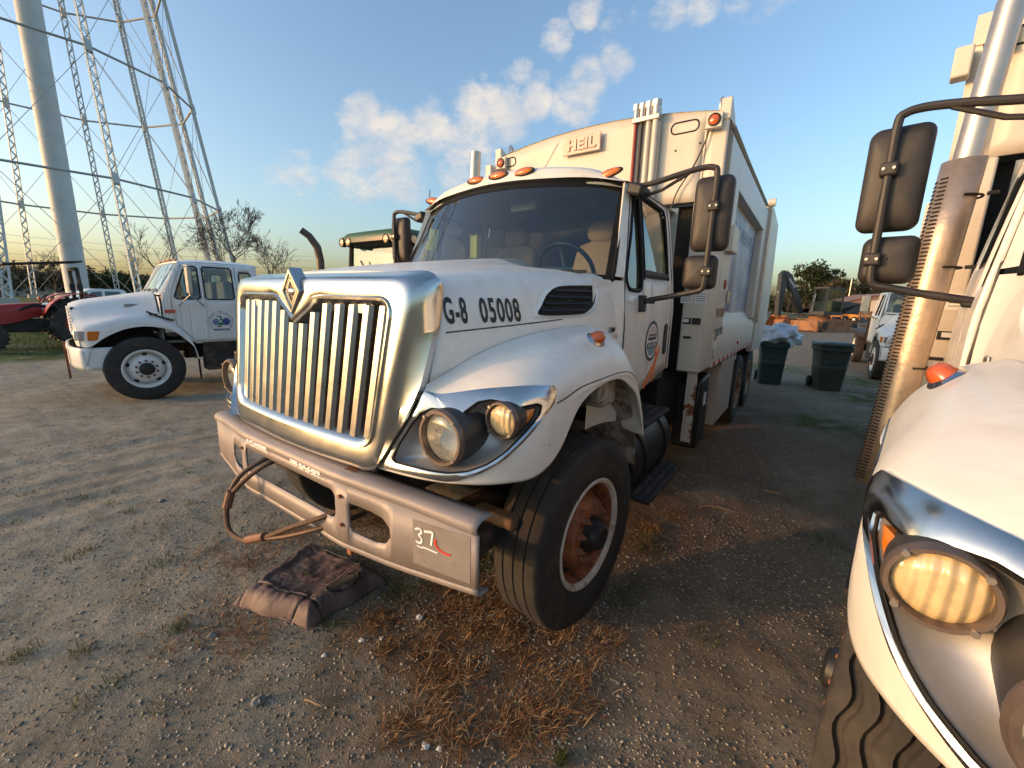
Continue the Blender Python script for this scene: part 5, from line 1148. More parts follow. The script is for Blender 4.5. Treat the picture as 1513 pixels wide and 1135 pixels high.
# ------------------------------------------------------------------ older conventional truck
M['white3'] = mat('old_white_paint', (.70,.71,.70), .40, var=.05, vs=3, dirt=(.48,.44,.38), damt=.18, ds=3, dsharp=.4, coat=.15)
M['cream'] = mat('cream_paint', (.62,.55,.42), .5, var=.08, vs=3, dirt=(.35,.26,.16), damt=.3, ds=3, dsharp=.3)
OLD = [
 [(0,-.74,1.50),(.35,-.74,1.50),(.56,-.74,1.47),(.66,-.74,1.36),(.76,-.74,1.24),(.95,-.72,1.17),(1.0,-.70,1.05),(1.0,-.70,.90)],
 [(0,-.62,1.555),(.36,-.62,1.555),(.59,-.62,1.52),(.70,-.62,1.40),(.82,-.62,1.28),(1.02,-.61,1.20),(1.07,-.60,1.08),(1.08,-.60,.90)],
 [(0,-.42,1.60),(.38,-.42,1.60),(.63,-.42,1.56),(.75,-.42,1.43),(.88,-.42,1.33),(1.05,-.42,1.26),(1.10,-.42,1.16),(1.11,-.42,1.04)],
 [(0,-.2,1.645),(.40,-.2,1.64),(.66,-.2,1.60),(.79,-.2,1.46),(.90,-.2,1.38),(1.05,-.2,1.32),(1.10,-.2,1.25),(1.11,-.2,1.15)],
 [(0,.03,1.69),(.42,.03,1.685),(.70,.03,1.64),(.83,.03,1.49),(.92,.03,1.40),(1.05,.03,1.34),(1.10,.03,1.28),(1.11,.03,1.19)],
 [(0,.25,1.735),(.45,.25,1.73),(.76,.25,1.68),(.88,.25,1.52),(.95,.25,1.40),(1.05,.25,1.32),(1.10,.25,1.26),(1.11,.25,1.165)]]
def old_truck():
    root = empty('flatbed_truck'); W = M['white3']
    hd = MB().grid(surf_grid(OLD,34,40)).both().build('hood', W, root, 45, weld=True)
    for s in (1,-1):
        tl = [[(.95,.25,1.40),(1.05,.25,1.32),(1.10,.25,1.26),(1.11,.25,1.165)],[(.96,.42,1.30),(1.05,.42,1.23),(1.10,.42,1.17),(1.11,.42,1.08)],[(.97,.56,1.14),(1.05,.56,1.08),(1.10,.56,1.02),(1.11,.56,.94)],[(.98,.66,.90),(1.05,.66,.87),(1.10,.66,.84),(1.11,.66,.80)],[(.98,.70,.62),(1.05,.70,.62),(1.10,.70,.62),(1.11,.70,.62)]]
        mbm(MB().grid(surf_grid(tl,16,10)), s).build('fender', W, root, 50, solid=.01)
        mbm(MB().bb(1.0,1.045,-.71,-.60,.99,1.13), s).build('lamp_side', M['dullchrome'], root)
        mbm(MB().bb(1.03,1.10,-.62,-.47,.99,1.13), s).build('turn_lamp', M['amber'], root, bevel=.01)
        mbm(MB().bb(.70,.98,-.755,-.70,.99,1.13), s).build('headlight', M['lamp'], root, bevel=.01)
        P = [[(s*x, -.68*math.cos(a), .51+.70*math.sin(a)) for x in (.5,.8,1.06)] for a in np.linspace(.15,PI-.15,18)]
        MB().grid(P).build('wheel_liner', M['dark'], root, 50)
    sec = [(x,z) for x,y,z in OLD[0]]; MB().grid([[(x,-.738+.03*(x>.9),z),(x,-.738+.03*(x>.9),.90)] for x,z in sec]).both().build('front_panel', W, root, 0, weld=True)
    MB().grid([[(x,.272,z) for z in (.95,1.3,1.66-.1*(x>1.0))] for x in (.5,.8,1.0,1.058)]).both().build('firewall', W, root, 0)
    for k in range(9): MB().box((0,-.752,1.06+k*.048),(1.18-.10*(k/8),.03,.026)).build('grille_slat', W, root, bevel=.004)
    MB().bb(-.62,.62,-.735,-.70,.99,1.47).build('grille_back', M['dark'], root)
    bp = MB().grid([[(x, -.84+.16*(abs(x)/1.05)**4+dy, z) for dy,z in ((.03,.88),(0,.87),(-.01,.82),(-.005,.60),(.02,.54))] for x in np.linspace(-1.05,1.05,23)]); bp.both() if False else None
    for s in (1,-1): bp.grid([[(s*1.05, y, z) for z in (.88,.82,.60,.54)] for y in np.linspace(-.68,-.36,5)])
    bo = bp.build('bumper', W, root, 40, weld=True, solid=.01)
    for s in (1,-1): mbm(MB().bb(.55,.60,-.875,-.845,.38,.85), s).build('tow_chain', M['rust'], bo)
    # cab
    cx = lambda z: 1.06-(.12*((z-1.62)/.70) if z > 1.62 else 0)
    top = lambda y: 1.66+(y-.30)/.26*.57 if y < .56 else 2.235+.01*(y-.56)
    win = [(.47,1.66),(.50,1.63),(.80,1.63),(.83,1.66),(.83,2.14),(.80,2.17),(.70,2.165),(.64,2.10)]; win2 = [(.90,1.66),(.92,1.63),(1.30,1.63),(1.33,1.66),(1.33,2.14),(1.30,2.17),(.92,2.17),(.90,2.15)]; win3 = [(1.44,1.70),(1.46,1.67),(1.60,1.67),(1.62,1.70),(1.62,2.08),(1.60,2.11),(1.46,2.11),(1.44,2.08)]
    low = lambda y: 1.08 if y < .44 else (1.08-(y-.44)/.26*.20 if y < .70 else .88)
    for s in (1,-1):
        d = mbm(holes_panel(.30,1.72,low,top,[win,win2,win3],lambda a,z:(cx(z),a,z),.04), s).build('door', W, root, 40, weld=True, solid=.02*s)
        for wpoly in (win,win2,win3):
            mbm(MB().add([(cx(z)-.012,a,z) for a,z in wpoly],[tuple(range(len(wpoly)))]), s).build('window', M['glass'], d, 0)
            mbm(MB().tube([(cx(z)-.001,a,z) for a,z in wpoly], .012, 5, True), s).build('window_seal', M['rubber'], d)
        mbm(MB().tube([(cx(z)+.001,y,z) for y,z in ((.62,2.20),(.44,1.75),(.42,1.55),(.46,1.20),(.70,.93),(1.38,.93),(1.38,1.6),(1.38,2.2))], .005, 4), s).build('door_gap', M['greyink'], d)
        mbm(MB().bb(1.062,1.075,.32,.46,1.40,1.45), s).build('side_marker', M['redlens'], d)
        mbm(MB().bb(1.06,1.08,.12,.22,1.36,1.39), s).build('hood_latch', M['black'], hd); mbm(MB().tube([(1.0,.10,1.42),(1.04,.20,1.36),(1.085,.34,1.30),(1.09,.42,1.28)], .016, 6), s).build('hood_strap', M['black'], hd)
        mbm(MB().box((_ox(-.05,1.50)+.004,-.05,1.505),(.006,.17,.05)), s).build('badge', M['greyink'], hd)
        mbm(MB().bb(1.015,1.06,.78,1.72,.62,.90), s).build('side_skirt', M['frame'], root); mbm(MB().bb(.80,1.08,.80,1.60,.40,.62), s).build('step_tank', M['frame'], root, bevel=.03)
        mi = mbm(MB().bb(1.30,1.48,.60,.66,1.72,2.14), s).build('mirror', M['beigemirror'], root, bevel=.015)
        mbm(MB().add([(1.31,.664,1.74),(1.47,.664,1.74),(1.47,.664,2.12),(1.31,.664,2.12)],[(0,1,2,3)]), s).build('mirror_glass', M['mirrorglass'], mi, 0)
        mbm(MB().tube([(1.06,.52,1.52),(1.39,.63,1.70),(1.39,.63,2.16),(1.0,.64,2.18)], .012, 6).tube([(1.06,.86,1.52),(1.39,.63,1.70)], .012, 6), s).build('mirror_arm', M['steel'], mi)
        wheel(root, s*.98, 0, s, M['cleanrim'], M['cleanrim'], R=.51, w=.26)
        wheel(root, s*.98, 4.3, s, M['cleanrim'], M['cleanrim'], R=.51, w=.26, front=False)
        mbm(MB().bb(.36,.44,-.70,5.4,.70,.92), s).build('frame_rail', M['frame'], root)
        mbm(MB().bb(.98,1.04,.70,.72,.25,.60), s).build('mud_flap', M['rubber'], root)
    # seal on the driver's door
    d = [c for c in root.children if c.name.startswith('door')][0]; cy, cz = 1.08, 1.24
    def ring(r0, r1, off, nm, m, a0=0, a1=2*PI, ky=1.0): MB().grid([[(1.0615+off, cy+r*math.cos(a)*ky, cz+r*math.sin(a)) for r in (r0,r1)] for a in np.linspace(a0,a1,36)]).build(nm, m, d, 0)
    ring(.145,.150,0,'seal_ring',M['bluink'],-.6,PI+.6); 
    for (a,b,w,h,m_,n_) in ((-.072,.0,.050,.055,'sealgrey',7),(.078,.005,.058,.062,'bluink',9),(0,-.035,.038,.028,'greenink',12),(-.03,-.078,.030,.012,'ink',12),(.005,.055,.016,.035,'greenink',5),(-.02,.095,.045,.012,'sealgrey',3)):
        MB().add([(1.0635,cy+a+w*(1+.12*(q%2))*math.cos(2*PI*q/(2*n_)),cz+b+h*(1+.12*(q%2))*math.sin(2*PI*q/(2*n_))) for q in range(2*n_)],[tuple(range(2*n_))]).build('seal_shape', M[m_], d, 0)
    MB().bb(1.0625,1.0632,cy-.12,cy+.12,cz-.152,cz-.118).build('seal_band', M['bluink'], d, 0)
    nb = MB(); ts = 'City of Monroe - Sanitation Division'
    for i, ch in enumerate(ts):
        if ch == ' ': continue
        th = math.radians(215-250*i/(len(ts)-1)); v, f = text_mesh(ch, .048); ca, sa = math.cos(th-PI/2), math.sin(th-PI/2)
        nb.add([(1.0635, cy+.178*math.cos(th)+a*ca-b*sa, cz+.178*math.sin(th)+a*sa+b*ca) for a,b in v], f)
    nb.build('seal_lettering', M['bluink'], d, 0, recalc=False)
    nb = MB(); worn_print(nb, .20, .016, 13, lambda a,b:(1.0645,cy+a,cz-.135+b), 3); nb.build('seal_lettering', M['whiteink'], d, 0, recalc=False)
    # roof, windshield, back
    rows = []
    for t, up in ((0,0),(.06,.045),(.2,.085),(.6,.10),(.9,.085),(1,.02)):
        rows.append([(q*.94, (.55+.06*q*q)+(1.74-.55)*t, 2.225+up*(1-.75*abs(q)**3)) for q in np.linspace(-1,1,7)])
    rf = MB().grid(surf_grid(rows,20,24)).build('roof', W, root, 50)
    for x in (-.7,-.2,0,.2,.7): MB().ell((x,.60,2.285-.02*abs(x)),(.05,.035,.022)).build('roof_marker', M['amber'], rf)
    wsf = lambda q,t: (q*(.99-.06*t), .26+.05*q*q+(.29)*t, 1.70+.53*t)
    MB().grid([[wsf(q,t) for t in np.linspace(0,1,6)] for q in np.linspace(-1,1,15)]).build('windshield', M['ws'], root, 60)
    bd = [wsf(q,0) for q in np.linspace(-1,1,9)]+[wsf(1,t) for t in (.3,.6,1)]+[wsf(q,1) for q in np.linspace(1,-1,9)]+[wsf(-1,t) for t in (.6,.3)]
    MB().tube(bd, .02, 6, True).build('windshield_seal', W, root)
    for x in (-.45,.15): MB().tube([(x,.25,1.72),(x+.2,.27,1.76),(x+.5,.31,1.78)], .011, 5).build('wiper', M['black'], root)
    MB().bb(-.98,.98,1.70,1.73,.92,2.24).build('cab_back', W, root); MB().bb(-1.0,1.0,.30,1.72,.90,.94).build('cab_floor', M['interior'], root); MB().bb(-.95,.95,.30,.55,1.0,1.68).build('dashboard', M['interior'], root, bevel=.05)
    for x in (-.45,.45): MB().bb(x-.25,x+.25,1.25,1.42,1.1,1.95).bb(x-.25,x+.25,.85,1.3,1.05,1.25).build('seat', M['interior'], root, bevel=.05)
    MB().bb(-.62,.62,-.66,.2,.55,1.42).build('engine', M['dark'], root); MB().bb(-.95,.95,-.08,.08,.42,.56).build('front_axle', M['frame'], root); MB().cyl((-.9,4.3,.51),(.9,4.3,.51),.1,n=10).build('rear_axle', M['frame'], root)
    dk = MB().bb(-1.15,1.15,1.95,6.0,.95,1.10).build('flatbed', M['frame'], root, bevel=.01); MB().bb(-1.12,1.12,1.95,2.0,1.10,1.55).build('headboard', M['frame'], root)
    return root
_OG = surf_grid(OLD,40,50)
def _ox(y, z):
    P = _OG[:,18:].reshape(-1,3); i = ((P[:,1]-y)**2+(P[:,2]-z)**2).argmin(); return float(P[i,0])
M['beigemirror'] = mat('faded_mirror', (.45,.40,.32), .5); M['bluink'] = mat('blue_ink', (.03,.07,.24), .5); M['greenink'] = mat('green_ink', (.03,.20,.08), .5); M['sealgrey'] = mat('slate_ink', (.14,.20,.32), .5)
ot = old_truck(); ot.location = (-7.73,.19,0); ot.rotation_euler = (0,0,-.13); tag(ot, 'older white truck with blue door seal, left of the garbage truck', 'truck', 'older white conventional trucks')
ot2 = copy_tree(ot, None, ('seal_ring','seal_gear','seal_shape','seal_band','seal_lettering')); ot2.location = (4.55,12.4,0); ot2.rotation_euler = (0,0,.03); tag(ot2, 'older white truck parked beyond the wheeled bin, seen past the heat shield', 'truck', 'older white conventional trucks')
def recolour(o, a, b):
    for c in o.children_recursive:
        if c.type == 'MESH' and c.data.materials and c.data.materials[0] == a: c.material_slots[0].link = 'OBJECT'; c.material_slots[0].material = b
ot3 = copy_tree(ot, None, ('seal_ring','seal_gear','seal_shape','seal_band','seal_lettering')); ot3.location = (5.35,19.2,0); ot3.rotation_euler = (0,0,.03); recolour(ot3, M['white3'], M['cream']); tag(ot3, 'cream truck half hidden behind the far white truck', 'truck', 'older white conventional trucks')

# ------------------------------------------------------------------ tractors
def big_wheel(root, x, y, s, R, w, rimmat, name='wheel', lugs=22):
    T = Matrix.Translation((x,y,R)) @ Matrix.Rotation(s*PI/2,4,'Y'); h = w/2
    o = MB().lathe([(R*.58,h*.6),(R*.60,h*.75),(R*.56,h*.7),(R*.50,h*.3),(R*.25,h*.15),(0,h*.15)], T, 28).build(name, rimmat, root)
    ty = MB().lathe([(R*.57,-h*.8),(R*.7,-h),(R*.9,-h*.9),(R*.93,-h*.6),(R*.93,h*.6),(R*.9,h*.9),(R*.7,h),(R*.57,h*.8)], T, 36).build('tyre', M['tyre'], o)
    lm = MB()
    for k in range(lugs):
        for sd in (-1,1):
            A = T @ Matrix.Rotation(2*PI*(k+.5*(sd>0))/lugs,4,'Z'); b = MB().box((R*.955,sd*R*.10,sd*h*.45),(R*.09,R*.07,h*.95),0,0,0); b.xf(A @ Matrix.Rotation(sd*.0,4,'X')); lm.add(b.v,b.f)
    lm.build('tread_lugs', M['tyre'], o, 0); return o
def tractor(red=True):
    root = empty('farm_tractor'); B = M['tractorred'] if red else M['tractorgreen']; rim = M['tractorred'] if red else M['tractoryel']
    hd = MB().grid(surf_grid([[(0,-1.05,1.08),(.22,-1.05,1.06),(.30,-1.03,.95),(.30,-1.02,.62)],[(0,-.8,1.20),(.25,-.8,1.18),(.33,-.8,1.06),(.33,-.8,.66)],[(0,-.2,1.27),(.27,-.2,1.25),(.36,-.2,1.12),(.36,-.2,.75)],[(0,.45,1.32),(.27,.45,1.30),(.36,.45,1.17),(.30,.45,.95)]],18,14)).both().build('hood', B, root, 50, weld=True)
    MB().bb(-.28,.28,-1.04,-1.0,.62,1.04).build('grille', M['dark'], root); MB().bb(-.25,.25,-.95,1.6,.50,.85).build('chassis', M['frame'], root, bevel=.03)
    for x in (-.16,.16): MB().ell((x,-1.06,.98),(.07,.03,.045)).build('headlight', M['lamp'], root)
    for s in (1,-1):
        big_wheel(root, s*.70, -.70, s, .44, .30, rim); big_wheel(root, s*.78, 1.20, s, .74, .42, rim)
        P = [[(s*x, 1.20-.84*math.cos(a), .74+.86*math.sin(a)) for x in (.50,.60,1.0,1.02)] for a in np.linspace(.35,2.5,14)]
        MB().grid(P).build('fender', B, root, 40, solid=.02); MB().ell((s*.92,.58,1.42),(.05,.04,.05)).build('work_lamp', M['amber'], root)
        MB().bb(s*.5-.2,s*.5+.2,.35,.70,.55,.58).build('step', M['frame'], root)
    if red:
        MB().tube([(-.42,-.55,.75),(-.42,-.50,1.3),(-.42,-.42,1.95)], .035, 8).build('exhaust', M['frame'], root)
        for s in (1,-1): MB().tube([(s*.5,1.25,1.0),(s*.5,1.28,1.7),(s*.5,1.26,2.32)], .05, 6).build('roll_bar', M['frame'], root); MB().box((s*.5,1.26,1.78),(.10,.13,.20)).build('roll_bar_joint', M['frame'], root, bevel=.02)
        MB().box((0,.62,2.42),(1.35,1.55,.05),0,.12).build('canopy', M['frame'], root, bevel=.02); MB().tube([(-.5,1.26,2.3),(.5,1.26,2.3)], .05, 6).build('roll_bar_top', M['frame'], root)
        MB().bb(-.26,.26,.95,1.4,1.02,1.16).bb(-.26,.26,1.36,1.46,1.1,1.65).build('seat', M['interior'], root, bevel=.04); MB().tube([(.0+.2*math.cos(a),.55+.1*math.sin(a),1.42+.16*math.sin(a)) for a in np.linspace(0,2*PI,17)[:-1]], .016, 6, True).build('steering_wheel', M['ink'], root)
        MB().tube([(-.3,-1.2,.5),(-.3,-.2,1.0),(-.36,.3,1.25),(-.36,.85,1.15)], .05, 6).both().build('loader_arm', M['frame'], root)
    else:
        cabg = M['paleglass']
        for x,y in ((-.78,.45),(.78,.45),(-.78,1.75),(.78,1.75)): MB().tube([(x,y,.95),(x*.97,y+.03,2.0),(x*.95,y+.08*(1 if y<1 else -1),2.62)], .04, 6).build('cab_post', M['frame'], root)
        MB().add([(-.74,.45,1.0),(.74,.45,1.0),(.72,.53,2.6),(-.72,.53,2.6)],[(0,1,2,3)]).build('front_window', cabg, root, 0); MB().add([(-.74,1.74,1.0),(.74,1.74,1.0),(.72,1.66,2.6),(-.72,1.66,2.6)],[(0,1,2,3)]).build('rear_window', cabg, root, 0)
        for s in (1,-1): MB().add([(s*.78,.48,1.0),(s*.78,1.72,1.0),(s*.74,1.66,2.6),(s*.74,.54,2.6)],[(0,1,2,3)]).build('side_window', cabg, root, 0)
        # roof: dished green cap on a dark rim with lamp clusters
        rr_ = rrect(-.86,.86,.30,1.90,.30,6); rows = []
        for k, z in ((.94,2.60),(1.0,2.64),(1.0,2.72)): rows.append([(a*k,1.10+(b-1.10)*k,z) for a,b in rr_])
        MB().grid(np.transpose(np.array(rows),(1,0,2)),True).add([(a*.94,1.10+(b-1.10)*.94,2.60) for a,b in rr_],[tuple(range(len(rr_)))]).build('roof_rim', M['ink'], root, 40)
        rows = []
        for k, z in ((1.005,2.70),(1.0,2.745),(.93,2.80),(.7,2.85),(.35,2.875),(.02,2.88)): rows.append([(a*k,1.10+(b-1.10)*k,z) for a,b in rr_])
        MB().grid(np.transpose(np.array(rows),(1,0,2)),True).build('roof', M['tractorgreen'], root, 50)
        for x in (-.68,-.50,.50,.68):
            T = Matrix.Translation((x,.315,2.655)) @ Matrix.Rotation(PI/2,4,'X'); lp = MB().lathe([(.075,-.05),(.075,.02),(.065,.03)], T, 18).build('work_lamp', M['frame'], root); MB().lathe([(.065,.018),(.03,.028),(0,.03)], T, 16).build('lens', M['lens'], lp)
        for yy in (.55,.75):
            T = Matrix.Translation((.85,yy,2.655)) @ Matrix.Rotation(PI/2,4,'Y'); lp = MB().lathe([(.075,-.05),(.075,.02),(.065,.03)], T, 18).build('work_lamp', M['frame'], root); MB().lathe([(.065,.018),(.03,.028),(0,.03)], T, 16).build('lens', M['lens'], lp)
        for s in (1,-1): MB().bb(s*.87-.03,s*.87+.03,.95,1.22,2.66,2.74).build('beacon', M['amber'], root, bevel=.01)
        MB().tube([(-.45,-.25,1.1),(-.45,-.25,2.30),(-.46,-.28,2.50),(-.50,-.38,2.66),(-.55,-.48,2.74)], [.06,.06,.06,.055,.052], 10).build('exhaust', M['exh'], root); MB().tube([(.55,1.2,2.85),(.55,1.2,3.55)], .008, 5).build('antenna', M['ink'], root)
        MB().tube([(-.1,.42,2.05),(-.35,.43,2.35)], .015, 5).build('wiper', M['ink'], root); MB().bb(-.3,.3,1.2,1.6,1.1,1.9).build('seat', M['interior'], root, bevel=.05)
    return root
M['tractorred'] = mat('tractor_red', (.36,.022,.022), .45, var=.15, vs=4); M['tractorgreen'] = mat('tractor_green', (.035,.085,.030), .42, var=.12, vs=3); M['tractoryel'] = mat('tractor_yellow', (.6,.42,.03), .5); M['paleglass'] = glass_mat('cab_glass', (.56,.64,.56), 1.0); M['exh'] = mat('exhaust_dark', (.09,.075,.065), .5, .5)
rt = tractor(True); rt.location = (-16.2,-.35,0); tag(rt, 'red farm tractor with dark canopy parked on the grass', 'tractor')
gt_ = tractor(False); gt_.location = (-4.12,2.15,0); tag(gt_, 'green roofed cab tractor standing behind the garbage truck hood', 'tractor')

# ------------------------------------------------------------------ pickup behind the red tractor
def pickup():
    root = empty('pickup_truck'); W = M['white3']; sec = [(-2.6,.55),(-2.65,.75),(-2.55,.98),(-1.35,1.10),(-.62,1.12),(.0,1.66),(.2,1.72),(1.05,1.72),(1.2,1.66),(1.38,1.14),(2.85,1.12),(2.9,.60),(2.4,.45),(-2.2,.42)]
    low = [(-2.6,.55),(-2.65,.75),(-2.55,.98),(-1.35,1.08),(-.62,1.12),(1.42,1.12),(2.85,1.12),(2.9,.60),(2.4,.45),(-2.2,.42)]
    MB().prism(low,-.95,.95,lambda a,b,h:(h,a,b)).build('body', W, root, 30, bevel=.05)
    cab = [(-.62,1.10),(.02,1.68),(.25,1.74),(1.05,1.74),(1.2,1.68),(1.40,1.10)]
    MB().grid([[(x*(1-.13*max(0,(z-1.1)/.64)),y,z) for x in np.linspace(-.90,.90,5)] for y,z in cab]).build('cab', W, root, 30, solid=.02)
    for s in (1,-1):
        for w in ([(-.30,1.14),(.12,1.60),(.42,1.64),(.42,1.14)],[(.52,1.14),(.52,1.64),(1.0,1.64),(1.22,1.14)]):
            mbm(MB().add([(.905-.117*(z-1.1)/.64,y,z) for y,z in w],[tuple(range(len(w)))]), s).build('window', M['darkglass'], root, 0)
        fr = [(-.62,1.10),(.02,1.68),(.25,1.74),(1.05,1.74),(1.2,1.68),(1.40,1.10)]
        mbm(MB().add([(.90-.117*(z-1.1)/.64,y,z) for y,z in fr],[tuple(range(len(fr)))]), s).build('cab_side', W, root, 0)
        for y in (-1.75,1.75): wheel(root, s*.86, y, s, M['dullchrome'], M['dullchrome'], R=.39, w=.24, rr=.22, detail=False)
        mbm(MB().bb(.96,1.14,-.30,-.18,1.12,1.30), s).build('mirror', M['black'], root, bevel=.02); mbm(MB().bb(.70,.92,-2.64,-2.56,.76,.92), s).build('headlight', M['lamp'], root)
    MB().add([(-.80,-.64,1.10),(.80,-.64,1.10),(.76,-.01,1.665),(-.76,-.01,1.665)],[(0,1,2,3)]).build('windshield', M['darkglass'], root, 0)
    return root
M['darkglass'] = mat('dark_glass', (.03,.045,.04), .05, spec=.8)
pk = pickup(); pk.location = (-23.7,2.3,0); pk.rotation_euler = (0,0,0); tag(pk, 'white pickup truck parked behind the red tractor', 'pickup')

# ------------------------------------------------------------------ excavator
M['exdark'] = mat('excavator_dark', (.030,.032,.036), .5, var=.2, vs=3); M['exrust'] = mat('excavator_rust', (.27,.125,.06), .7, var=.35, vs=2, dirt=(.15,.07,.035), damt=.4, ds=3); M['exglass'] = mat('excavator_glass', (.07,.09,.085), .08, spec=.8)
def excavator():
    root = empty('excavator')
    for s in (1,-1):
        pr = [(-1.9,.35),(-1.75,.08),(-1.5,0),(1.5,0),(1.75,.08),(1.9,.35),(1.75,.70),(1.5,.80),(-1.5,.80),(-1.75,.70)]
        tr = MB().prism(pr,s*1.25-.3,s*1.25+.3,lambda a,b,h:(h,a,b)).build('track', M['exrust'], root, 30)
        for k in range(16):
            y = -1.5+k*.2; MB().box((s*1.25,y,.81),(.62,.12,.05)).build('track_shoe', M['exrust'], tr)
        for k in range(9): MB().box((s*1.25,-1.86 if k<4 else -1.80,.12+.085*k),(.62,.06,.05)).build('track_shoe', M['exrust'], tr)
        for yy in (-1.5,1.5): MB().cyl((s*1.56,yy,.4),(s*1.57,yy,.4),.28,n=16).build('sprocket', M['frame'], tr)
    MB().bb(-.95,.95,-1.0,1.0,.35,.85).cyl((0,0,.85),(0,0,1.05),.7,n=20).build('undercarriage', M['exrust'], root)
    MB().prism([(-1.2,1.05),(-1.2,1.25),(2.3,1.25),(2.5,1.6),(2.4,2.05),(.6,2.15),(.4,1.25),(-1.2,1.2)],-1.2,1.2,lambda a,b,h:(h,a,b)).build('house', M['exdark'], root, 30, bevel=.05)
    cb = MB()
    for x in (.25,1.2):
        for y in (-1.35,.35): cb.tube([(x,y,1.2),(x,y+(.15 if y<0 else 0),3.02)], .06, 6)
    cb.bb(.2,1.25,-1.25,.40,2.98,3.08).bb(.2,1.25,-1.4,.40,1.15,1.4); o = cb.build('cab_frame', M['exdark'], root, 30)
    MB().add([(.25,-1.35,1.4),(1.2,-1.35,1.4),(1.2,-1.2,3.0),(.25,-1.2,3.0)],[(0,1,2,3)]).build('window', M['paleglass'], o, 0)
    MB().bb(.45,.95,-.3,.1,1.4,2.2).build('operator_seat', M['interior'], o, bevel=.05)
    for x in (.27,1.21): MB().add([(x,-1.33,1.4),(x,.33,1.4),(x,.33,3.0),(x,-1.2,3.0)],[(0,1,2,3)]).build('window', M['paleglass'], o, 0)
    bm_ = MB().prism([(-.9,1.3),(-1.5,2.4),(-2.6,3.9),(-3.1,4.15),(-3.3,3.9),(-2.5,2.9),(-1.6,1.6),(-1.1,1.1)],-.95,-.55,lambda a,b,h:(h,a,b)).build('boom', M['exdark'], root, 30, bevel=.03)
    nb = MB(); worn_print(nb, 1.3, .24, 6, lambda a,b:(-.546,-2.6-a*.62+b*.5,3.42+a*.55+b*.5), 8); nb.build('boom_lettering', M['whiteink'], bm_, 0, recalc=False)
    MB().prism([(-3.3,4.2),(-3.6,3.9),(-3.5,2.2),(-3.35,1.0),(-3.1,1.0),(-3.0,2.4),(-2.95,4.0)],-.9,-.6,lambda a,b,h:(h,a,b)).build('stick', M['exdark'], root, 30, bevel=.03)
    MB().cyl((-.75,-1.2,1.4),(-.75,-2.3,2.7),.09,n=10).cyl((-.75,-2.9,4.2),(-.75,-3.5,2.6),.07,n=10).build('hydraulic_ram', M['steel'], root)
    MB().grid(surf_grid([[(x,-3.1,1.05),(x,-2.6,.75),(x,-2.6,.25),(x,-3.1,.03),(x,-3.9,.05)] for x in (-1.4,-.75,-.1)],6,14)).build('bucket', M['exrust'], root, 40, solid=.06)
    for x in (-1.4,-.1): MB().add([(x,-3.1,1.05),(x,-2.6,.75),(x,-2.6,.25),(x,-3.1,.03),(x,-3.9,.05)],[(0,1,2,3,4)]).build('bucket_side', M['exrust'], root, 0)
    MB().bb(-1.9,1.9,-2.75,-2.5,.05,.75).build('blade', M['exrust'], root, bevel=.05)
    return root
ex_ = excavator(); ex_.location = (2.55,41.0,0); ex_.rotation_euler = (0,0,-.62); ex_.scale = (1.12,1.12,1.12); tag(ex_, 'dark excavator with rusty tracks and bucket in the far lot', 'excavator')
# orange loaders in the distance
M['orange'] = mat('machine_orange', (.62,.24,.05), .5, var=.2, vs=1.5)
def loader():
    root = empty('compact_loader'); MB().prism([(-1.0,.45),(-1.0,1.0),(-.2,1.2),(1.0,1.35),(1.1,.5)],-.55,.55,lambda a,b,h:(h,a,b)).build('body', M['orange'], root, 30, bevel=.05)
    cg = MB()
    for x in (-.5,.5):
        for y in (-.5,.5): cg.tube([(x,y,1.1),(x,y,2.0)], .05, 5)
    cg.bb(-.58,.58,-.6,.6,2.0,2.10); cg.build('cage', M['exdark'], root, 30)
    for s in (1,-1):
        for y in (-.65,.6): T = Matrix.Translation((s*.72,y,.42)) @ Matrix.Rotation(s*PI/2,4,'Y'); w = MB().lathe([(.2,.1),(.22,.13),(.18,.05),(0,.05)], T, 16).build('wheel', M['whiteink'], root); MB().lathe([(.2,-.13),(.35,-.15),(.42,-.1),(.42,.1),(.35,.15),(.2,.13)], T, 20).build('tyre', M['tyre'], w)
        MB().tube([(s*.62,.9,1.5),(s*.62,-.4,1.3),(s*.62,-1.3,.5)], .08, 5).build('lift_arm', M['orange'], root)
    MB().grid([[(x,-1.2,.75),(x,-1.25,.2),(x,-1.75,.08)] for x in (-.85,.85)]).build('bucket', M['exdark'], root, 20, solid=.04); return root
l0 = loader()
for i, (b, d, rz, lb) in enumerate(((88.0,76,.3,'orange compact loader just right of the excavator'),(87.1,79,-.6,'orange compact loader in the middle of the distant row'),(86.3,77,.9,'orange compact loader near the far white truck'),(85.4,82,.2,'orange compact loader at the right end of the distant row'))):
    o = l0 if i == 0 else copy_tree(l0); o.location = polar(b,d); o.rotation_euler = (0,0,rz); tag(o, lb, 'loader', 'orange machines in the distance')

